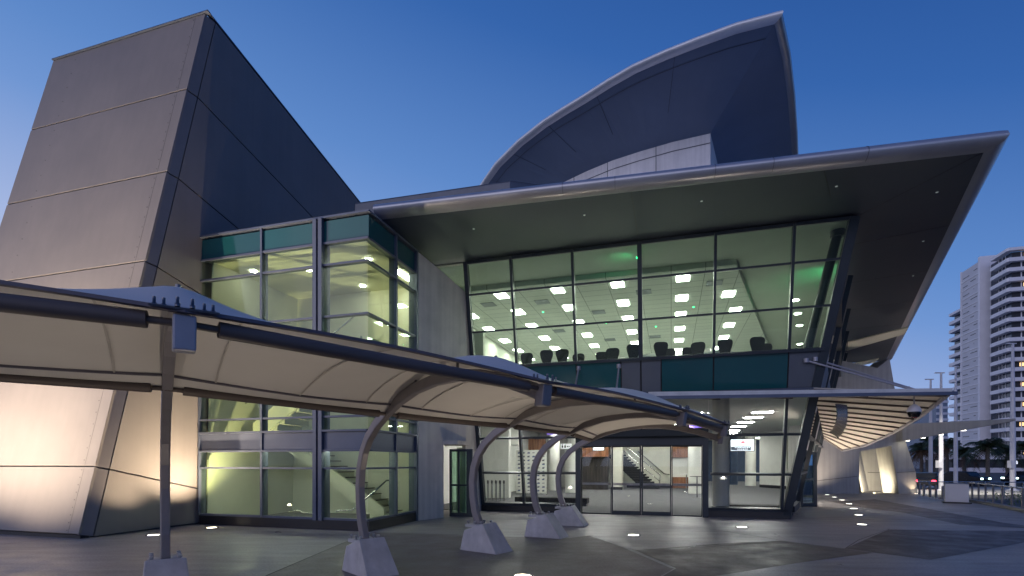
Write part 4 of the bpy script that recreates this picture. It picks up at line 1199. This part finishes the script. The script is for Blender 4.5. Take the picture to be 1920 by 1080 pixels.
t = thing('hanging_sign', 'small white pictogram sign hanging from lobby ceiling above the media board', 'sign', (-4.75, 24.6, 2.55), grid=True)
MB().box(-5.02, -4.5, 24.6, 24.63, 2.42, 2.66).build('board', EM('sign_white', (.9, .92, .9), .55), t)
m2 = MB(); m2.box(-4.97, -4.9, 24.592, 24.597, 2.47, 2.58); m2.lathe((-4.935, 24.594, 2.6), [(.02, 0), (.02, .03)], 8); m2.box(-4.84, -4.77, 24.592, 24.597, 2.47, 2.58); m2.lathe((-4.805, 24.594, 2.6), [(.02, 0), (.02, .03)], 8); m2.box(-4.7, -4.56, 24.592, 24.597, 2.52, 2.54); m2.box(-4.72, -4.68, 24.592, 24.597, 2.5, 2.56)
m2.build('pictogram', black_m, t)
MB().tube([(-4.95, 24.615, 2.66), (-4.95, 24.615, 3.9)], .008, 6).tube([(-4.57, 24.615, 2.66), (-4.57, 24.615, 3.9)], .008, 6).build('hanger', bolt_m, t)
# dome camera
p = at_y(1714, 750, 14.6)
t = thing('dome_camera', 'white and black dome security camera hanging from the glass canopy edge', 'camera', p)
MB().lathe(p, [(.02, -.14), (.02, .16)], 10).build('stem', steel_lt, t)
MB().lathe(p, [(.05, -.12), (.12, -.18), (.17, -.27), (.17, -.33)], 20).build('housing', pole_m, t)
MB().lathe(p, [(.15, -.33), (.155, -.37), (.12, -.46), (.05, -.50)], 20).build('dome', blackgloss, t)

# ------------------------------------------------------------------ right edge: bollards, railing, cabinet, hedge, poles
bl = None
for (x, y), nm in zip([(1724, 927.5), (1732.4, 930.4), (1743.9, 932.2), (1755, 933.7), (1767.6, 936.5)], ('leftmost', 'second from left', 'middle', 'second from right', 'rightmost')):
    p = at_z(x, y); lab = f'short steel bollard between leaning wall and grooved cabinet, {nm} of five'
    if bl is None:
        bl = thing('bollard', lab, 'bollard', p, 'bollards along the forecourt edge')
        MB().lathe(p, [(.055, 0), (.055, .62), (.04, .65)], 14).build('post', steel_paint, bl)
        MB().lathe(p, [(.09, .0), (.09, .015), (.058, .02)], 14).build('base_flange', steel_m, bl)
    else: dup(bl, p, None, lab)
p = at_z(1794, 944)
t = thing('cabinet', 'light grey metal cabinet with vertical grooves beside the railing', 'cabinet', p, rz=R(-36))
mb = MB(); mb.box(p.x - .40, p.x + .40, p.y, p.y + .55, .06, .84); mb.build('body', cab_m, t, bevel=.01)
mb = MB()
for i in range(13):
    x = p.x - .36 + i * .06; mb.box(x - .02, x + .02, p.y - .012, p.y - .001, .09, .81)
mb.build('ribbed_front', cab_m, t)
MB().box(p.x - .47, p.x + .49, p.y - .05, p.y + .6, .004, .06).build('base', black_m, t)
MB().box(p.x - .42, p.x + .42, p.y - .02, p.y + .57, .842, .862).build('lid', frame_blue, t)
rp_ = [(1818, 940.5), (1823, 941), (1835, 943), (1848, 945.4), (1862.4, 948), (1879, 951.3), (1897.6, 955), (1917, 959.3), (1945, 965), (1985, 974)]
P_ = [at_z(x, y) for x, y in rp_]
t = thing('railing', 'low steel post and rail fence along the kerb in front of the hedge', 'railing', P_[1])
for p in P_[1:]:
    MB().bar(p, p + Vector((0, 0, .82)), .05, .05).build('post', steel_paint, t)
m2 = MB(); m2.tube([p + Vector((0, 0, .84)) for p in P_], .03, 8); m2.build('top_rail', steel_m, t)
b0_, b1_ = Vector((26.0, 36, -.55)), Vector((44, 33.5, -.55))
t = thing('railing', 'thin steel railing behind the hedge and flagpoles', 'railing', b0_)
for i in range(17):
    p = b0_.lerp(b1_, i / 16); MB().bar(p, p + Vector((0, 0, 1.0)), .05, .05).build('post', steel_m, t)
MB().tube([b0_ + Vector((0, 0, 1.02)), b1_ + Vector((0, 0, 1.02))], .03, 8).build('top_rail', steel_m, t)
# hedge
h0, h1 = Vector((22.2, 24.4, -.5)), Vector((25.5, 20.6, -.5))
m2 = MB()
for i in range(5200):
    k = random.random(); p = h0.lerp(h1, k) + Vector((random.uniform(.25, 2.6), random.uniform(-.3, 1.4), 0))
    tz = .86 + .10 * math.sin(p.x * 5) + .08 * math.sin(p.y * 7) - .1 * k
    p.z = -.5 + tz * (random.random() ** .5)
    a = random.uniform(0, 2 * PI); s_ = random.uniform(.03, .06); tl = random.uniform(-.8, .8)
    d = Vector((math.cos(a), math.sin(a), tl)) * s_; n_ = Vector((-math.sin(a), math.cos(a), random.uniform(-.4, .4))) * s_ * .5
    m2.add([p - d, p + n_, p + d, p - n_], [(0, 1, 2, 3)])
single(m2, 'hedge', leaf_m, (23.5, 23, -.5), 'low clipped green hedge between the railing and the street', 'hedge')
# poles
pls = [((1745, 914), 712, 'thin white flagpole, leftmost and shortest beside the leaning wall'), ((1764.6, 920), 700, 'white flagpole second from left with a box at mid height'), ((1792, 914), 688, 'white flagpole in front of the apartment block stair tower'), ((1899, 920), 645, 'tall white light pole with junction box nearest the right picture edge')]
for (x, y), yt, lab in pls:
    k = (-.55 - H) * F / (HZ - y); p = Vector(((x - 960) / F * k, k, -.55)); hgt = H + (HZ - yt) / F * k + .55
    r0 = .17 if x < 1850 else .2
    t = thing('flagpole', lab, 'pole', p, 'white poles along the street')
    MB().lathe(p, [(r0, 0), (r0 * .95, hgt * .4), (r0 * .45, hgt)], 14).build('shaft', pole_m, t)
    MB().lathe(p, [(r0 * 2, 0), (r0 * 2, .05), (r0 * 1.1, .12)], 14).build('base', pole_m, t)
    MB().box(p.x - .5, p.x + .25, p.y - .08, p.y + .08, p.z + hgt, p.z + hgt + .08).build('cap', pole_m, t)
    if x in (1764.6, 1899):
        MB().box(p.x - .38, p.x - .1, p.y - .25, p.y + .1, p.z + 1.9, p.z + 2.5).build('junction_box', pole_m, t)
# palms
def palm(x, Y, hgt, crown, label, dry=False, n=26):
    p = Vector(((x - 960) / F * Y, Y, -.55))
    t = thing('palm_tree', label, 'palm tree', p, 'palm trees along the street')
    path = [p + Vector((.05 * math.sin(k * 3), 0, hgt * k / 8)) for k in range(9)]
    MB().tube(path, [.26, .22, .20, .19, .19, .18, .18, .19, .16], 10).build('trunk', trunk_m, t)
    c = p + Vector((0, 0, hgt)); m2 = MB()
    for i in range(n):
        a = 2 * PI * i / n * 2.618 + random.uniform(-.2, .2); el = random.uniform(-.55, 1.25); ln = crown * random.uniform(.8, 1.1)
        mi = 1 if (dry and el < .15) or el < -.4 else 0
        u = Vector((math.cos(a), math.sin(a), 0)); sd = Vector((-u.y, u.x, 0)); pts = []
        for k in range(11):
            q = k / 10
            pts.append(c + u * (ln * q * math.cos(el) * (1 - .15 * q)) + Vector((0, 0, ln * (q * math.sin(el) - .62 * q * q))))
        m2.tube(pts, [.035 * (1 - .08 * k) for k in range(11)], 4, mi)
        for k in range(1, 11):
            for sg in (-1, 1):
                for h_ in (0, .5):
                    b = pts[k - 1].lerp(pts[k], h_) if k else pts[k]
                    fd = (pts[k] - pts[k - 1]).normalized(); ll = crown * .30 * math.sin(PI * min(.97, .12 + .85 * (k - 1 + h_) / 10)) * random.uniform(.8, 1.15)
                    d = (sd * sg * .8 + fd * .55 + Vector((0, 0, -.45 + random.uniform(-.2, .1)))).normalized() * ll
                    w2 = fd * .045
                    m2.add([b - w2, b + w2, b + d], [(0, 1, 2)], mi)
    m2.build('crown', [frond_m, frond_dry], t)
palm(1728, 64, 3.9, 2.4, 'dark palm with dry hanging fronds nearest the leaning wall', True, 40)
palm(1776, 66, 4.4, 2.9, 'tall dark palm with brown skirt between two flagpoles', True, 46)
palm(1748, 70, 5.0, 2.6, 'dark palm standing behind the leftmost flagpoles', True, 40)
palm(1808, 60, 3.4, 2.2, 'slim palm with bent dry leaves left of the green fan palm', False, 26)
palm(1852, 56, 4.0, 3.1, 'green palm with wide arching fronds in front of the white terraces', False, 34)
palm(1889, 60, 3.6, 2.5, 'dark green palm beside the tall light pole', False, 30)
palm(1925, 58, 3.9, 2.6, 'dark palm cut by the right picture edge', False, 30)

# ------------------------------------------------------------------ apartment block and far buildings
ap = thing('apartment_tower', 'white high rise apartment block with stacked balconies on the right', 'building', L(Vector((155, 165, -.55))), grid=True)
c0 = L(at_y(1892, 868, 165)); CX, CY = c0[0], c0[1]
ZT = 69.0; n_f = 22; fh = 3.12
k1_ = 24.5
core = MB(); core.box(CX + 1.2, CX + 60, CY + 1.2, CY + k1_ - .2, -.55, ZT - 1.0); core.box(CX + 1.2, CX + 60, CY + k1_ - .2, CY + 36, -.55, ZT - 11.4); core.build('wall', apt_glass, ap)
# stair tower: pale slab with horizontal joints
k0, k1 = 12.2, 24.5
stt = MB(); stt.box(CX - 1.6, CX + 4, CY + k0 + 1.2, CY + k1, -.55, ZT + .9); stt.build('stair_tower', apt_panel, ap)
ed = MB(); ed.box(CX - 1.9, CX + 4, CY + k0, CY + k0 + 1.2, -.55, ZT + 2.2); ed.box(CX - 1.8, CX - 1.4, CY + k1, CY + k1 + .5, -.55, ZT + 1.2); ed.build('tower_edge', apt_white, ap)
gr = MB()
for f in range(n_f):
    z = ZT - (f + 1) * fh
    gr.box(CX - 1.75, CX - 1.6, CY + k0 + 1.2, CY + k1, z, z + .28)
    MB().box(CX - 1.66, CX - 1.6, CY + 14.4 + (f % 3), CY + 16.6 + (f % 2) * 2, z + 1.9, z + 2.15).build('slot_window', apt_glass, ap)
    MB().box(CX - 1.66, CX - 1.6, CY + 19.5 + (f % 2), CY + 23.5, z + 1.2, z + 1.45).build('slot_window', apt_glass, ap)
gr.build('joint', apt_white, ap)
for f in range(n_f + 1):
    z = ZT - f * fh
    m2 = MB(); h_ = 1.15 if f else .9
    m2.prism([(CX - .2, CY - .5, z - h_), (CX + 60, CY - .5, z - h_), (CX + 60, CY + 1.3, z - h_), (CX + 1.3, CY + 1.3, z - h_), (CX + 1.3, CY + k0 - 3.2, z - h_), (CX - .6, CY + k0 - 3.2, z - h_), (CX - .6, CY + .2, z - h_)], (0, 0, h_))
    m2.prism([(CX - .6, CY + k1 + 3, z - h_ - 11), (CX + 1.3, CY + k1 + 3, z - h_ - 11), (CX + 1.3, CY + 37, z - h_ - 11), (CX - .6, CY + 36, z - h_ - 11)], (0, 0, h_)) if f < n_f - 4 else None
    m2.build('balcony', apt_white, ap)
m2 = MB()
for f in range(n_f):
    z = ZT - f * fh
    for q in range(7): 
        y_ = CY + 2.2 + q * .9
        if q in (2, 4, 6): m2.box(CX + 1.05, CX + 1.2, y_, y_ + .12, z - fh, z - 1.1)
    for q in range(4): m2.box(CX + 3.5 + q * 6, CX + 3.8 + q * 6, CY + 1.0, CY + 1.2, z - fh, z - 1.1)
m2.build('window_frame', apt_white, ap)
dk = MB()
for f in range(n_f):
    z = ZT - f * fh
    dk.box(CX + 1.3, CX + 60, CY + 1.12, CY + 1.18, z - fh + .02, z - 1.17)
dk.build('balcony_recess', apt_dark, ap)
random.seed(11)
for f, x0, w_ in ((0, 4.4, 1.6), (0, 6.8, .4), (3, 4.2, 3.2), (8, 5.0, .6), (11, 3.2, 2.4), (13, 3.5, 2.6), (15, 4.0, 2.0), (17, 3.2, 1.3), (20, 4.2, 1.2), (18, 5.5, 2.0), (6, 6.5, 1.0)):
    z = ZT - f * fh
    MB().box(CX + x0, CX + x0 + w_, CY + 1.04, CY + 1.10, z - fh + .5, z - 1.5).build('lit_window', win_warm, ap)
# podium
pd = thing('podium_building', 'low dark glazed podium with white slab edges behind the palms', 'building', L(at_y(1850, 868, 128)), grid=True)
q0 = L(at_y(1785, 868, 128)); X0, Y0 = q0[0], q0[1]
MB().box(X0, X0 + 50, Y0, Y0 + 14, -.55, 3.6).build('wall', apt_dark, pd)
MB().box(X0 - 6, X0 + 50, Y0 - 1.2, Y0, 2.6, 3.7).build('roof_slab', apt_white, pd)
MB().box(X0 - 1, X0 + 50, Y0 - 1.0, Y0, -1.0 + .45, .6).build('planter_wall', apt_panel, pd)
for i, xx in enumerate((12, 15.2, 18, 21)):
    MB().box(X0 + xx, X0 + xx + .9, Y0 - .05, Y0, 1.5, 2.3).build('lit_window', screen_m if i < 3 else win_warm, pd)
# far blocks
for (x0, x1, yt, Y, lab) in ((1722, 1752, 752, 330, 'pale distant office block above the walkway roof, wider one'), (1756, 1777, 742, 300, 'blue glass distant office block beside the flagpole'), (1728, 1762, 806, 210, 'low distant striped block behind the dark palms')):
    a = at_y(x0, 868, Y); c = at_y(x1, 868, Y); zt = H + (HZ - yt) / F * Y
    t = thing('distant_block', lab, 'building', (a.x, Y, -.5), 'distant office blocks')
    m2 = MB(); m2.box(a.x, c.x, Y, Y + 14, -.5, zt); m2.build('wall', far_tower, t)
    m2 = MB(); z = 2.0
    while z < zt - 3:
        m2.box(a.x - .2, c.x + .2, Y - .3, Y - .01, z, z + 1.3); z += 3.4
    m2.build('slab_band', apt_white, t)
# vehicles
def car(loc, rz, label, lamps, rear=True):
    o = Vector(loc); t = thing('parked_car' if not rear else 'car', label, 'car', o, rz=rz)
    m2 = MB(); sec = [(-2.1, .35), (-2.15, .75), (-1.95, .92), (-1.3, 1.0), (-.95, 1.42), (.7, 1.45), (1.3, 1.0), (2.0, .88), (2.15, .6), (2.1, .3)]
    m2.prism([o + Vector((-.86, y, z)) for y, z in sec][::-1], (1.72, 0, 0)); m2.build('body', car_dark, t, bevel=.06)
    m2 = MB(); m2.add([o + Vector((x, y, z)) for x, y, z in ((-.7, -1.22, 1.06), (.7, -1.22, 1.06), (.62, -1.0, 1.36), (-.62, -1.0, 1.36))], [(0, 1, 2, 3)])
    for sx in (-.868, .868):
        m2.prism([o + Vector((sx, y, z)) for y, z in ((-1.1, 1.05), (1.0, 1.05), (.6, 1.36), (-.85, 1.36))], (.006 * (1 if sx > 0 else -1), 0, 0))
    m2.build('window', car_glass, t)
    for sx in (-.8, .8):
        for sy in (-1.35, 1.3):
            m2 = MB(); m2.tube([o + Vector((sx - .1, sy, .32)), o + Vector((sx + .1, sy, .32))], .32, 16); m2.build('wheel', tyre_m, t)
    for sx in (-.62, .62):
        m2 = MB(); m2.box(o.x + sx - .14, o.x + sx + .14, o.y - 2.20, o.y - 2.12, o.z + .66, o.z + .82); m2.build('tail_light' if lamps is red_led else 'headlight', lamps, t)
car((36.8, 47, -.55), R(-38), 'dark car with glowing red tail lights beside the leaning wall', red_led)
car((46.0, 54, -.55), R(20), 'dark car with white headlights behind the flagpoles', head_led)
car((53.5, 55, -.55), R(-75), 'dark car passing behind the middle railing', head_led)
o = Vector((58.5, 56, -.55))
t = thing('orange_van', 'orange and dark low van parked at the right picture edge', 'van', o)
m2 = MB(); m2.prism([o + Vector((x, 0, z)) for x, z in ((-2.6, .4), (2.2, .4), (2.2, 1.25), (-1.6, 1.25), (-2.5, .9))], (0, 1.8, 0)); m2.build('body', orange_p, t, bevel=.06)
m2 = MB(); m2.prism([o + Vector((x, -.01, z)) for x, z in ((-1.5, 1.26), (2.1, 1.26), (2.0, 1.75), (-1.0, 1.75))], (0, 1.8, 0)); m2.build('cabin', car_glass, t)
for sx in (-1.7, 1.5):
    m2 = MB(); m2.tube([o + Vector((sx, -.05, .33)), o + Vector((sx, .2, .33))], .33, 16); m2.build('wheel', tyre_m, t)
# unseen street lamp light over the pale lit-road strip
lamp('street_glow', 'SPOT', (33, 40, 8), 6500, (1, .93, .8), (34, 41, -.5), spot_size=R(110), spot_blend=1, shadow_soft_size=.3)

# ------------------------------------------------------------------ sky, sun, camera
wd = bpy.data.worlds.new('World'); SC.world = wd; wd.use_nodes = True
nt = wd.node_tree; N, K = nt.nodes.new, nt.links.new
bg = nt.nodes['Background']
tc = N('ShaderNodeTexCoord'); nv = N('ShaderNodeVectorMath'); nv.operation = 'NORMALIZE'
K(tc.outputs['Generated'], nv.inputs[0])
sx = N('ShaderNodeSeparateXYZ'); K(nv.outputs[0], sx.inputs[0])
dt = N('ShaderNodeVectorMath'); dt.operation = 'DOT_PRODUCT'; dt.inputs[1].default_value = (-.80, .60, 0)
K(nv.outputs[0], dt.inputs[0])
ma = N('ShaderNodeMath'); ma.operation = 'MULTIPLY_ADD'; ma.inputs[1].default_value = -.30
K(dt.outputs['Value'], ma.inputs[0]); K(sx.outputs[2], ma.inputs[2])
mr = N('ShaderNodeMapRange'); mr.inputs['From Min'].default_value = -.4; mr.inputs['From Max'].default_value = 1.0
K(ma.outputs[0], mr.inputs[0])
cr = N('ShaderNodeValToRGB'); K(mr.outputs[0], cr.inputs[0])
def lin(c): return tuple((v / 255 / 12.92 if v / 255 <= .04045 else ((v / 255 + .055) / 1.055) ** 2.4) for v in c) + (1,)
stops = [(-.30, (196, 202, 226)), (.04, (166, 184, 225)), (.21, (112, 150, 210)), (.29, (94, 137, 201)), (.5, (54, 101, 172)), (.62, (42, 86, 156)), (1.0, (30, 66, 132))]
el = cr.color_ramp.elements
while len(el) > 1: el.remove(el[-1])
for i, (v, c) in enumerate(stops):
    q = el[0] if i == 0 else el.new((v + .4) / 1.4)
    q.position = (v + .4) / 1.4; q.color = lin(c)
# the afterglow behind the camera
ga = N('ShaderNodeMapRange'); ga.interpolation_type = 'SMOOTHSTEP'; ga.inputs['From Min'].default_value = -.12; ga.inputs['From Max'].default_value = -.9
gd_ = N('ShaderNodeVectorMath'); gd_.operation = 'DOT_PRODUCT'; gd_.inputs[1].default_value = (.78, .63, 0); K(nv.outputs[0], gd_.inputs[0])
K(gd_.outputs['Value'], ga.inputs[0])
gz0 = N('ShaderNodeMapRange'); gz0.inputs['From Min'].default_value = .9; gz0.inputs['From Max'].default_value = .05
K(sx.outputs[2], gz0.inputs[0])
gz1 = N('ShaderNodeMath'); gz1.operation = 'POWER'; gz1.inputs[1].default_value = 1.8; K(gz0.outputs[0], gz1.inputs[0])
gz2 = N('ShaderNodeMapRange'); gz2.interpolation_type = 'SMOOTHSTEP'; gz2.inputs['From Min'].default_value = .05; gz2.inputs['From Max'].default_value = .16
K(sx.outputs[2], gz2.inputs[0])
gz = N('ShaderNodeMath'); gz.operation = 'MULTIPLY'; K(gz1.outputs[0], gz.inputs[0]); K(gz2.outputs[0], gz.inputs[1])
gm = N('ShaderNodeMath'); gm.operation = 'MULTIPLY'; K(ga.outputs[0], gm.inputs[0]); K(gz.outputs[0], gm.inputs[1])
gl_ = N('ShaderNodeVectorMath'); gl_.operation = 'SCALE'; gl_.inputs[0].default_value = (1.05, .88, 1.0); K(gm.outputs[0], gl_.inputs['Scale'])
gadd = N('ShaderNodeVectorMath'); gadd.operation = 'ADD'; K(cr.outputs[0], gadd.inputs[0]); K(gl_.outputs[0], gadd.inputs[1])
K(gadd.outputs[0], bg.inputs[0]); bg.inputs[1].default_value = 1.0
lamp('sun', 'SUN', (0, 0, 30), .22, (1, .88, .86), (8, 14, 24), angle=R(50))

cam = bpy.data.cameras.new('camera'); co = bpy.data.objects.new('camera', cam); COL.objects.link(co)
co.location = (0, 0, H); co.rotation_euler = (R(90), 0, 0)
cam.sensor_width = 36; cam.lens = F / 1920 * 36; cam.shift_y = (HZ - 540) / 1920
cam.clip_start = .05; cam.clip_end = 3000
SC.camera = co
SC.view_settings.view_transform = 'Standard'; SC.view_settings.look = 'None'; SC.view_settings.exposure = 0; SC.view_settings.gamma = 1
SC.render.engine = 'CYCLES'
c = SC.cycles
c.use_denoising = True
c.max_bounces = 8; c.diffuse_bounces = 4; c.glossy_bounces = 4; c.transparent_max_bounces = 24; c.transmission_bounces = 6
c.sample_clamp_indirect = 4; c.sample_clamp_direct = 0; c.caustics_reflective = False; c.caustics_refractive = False
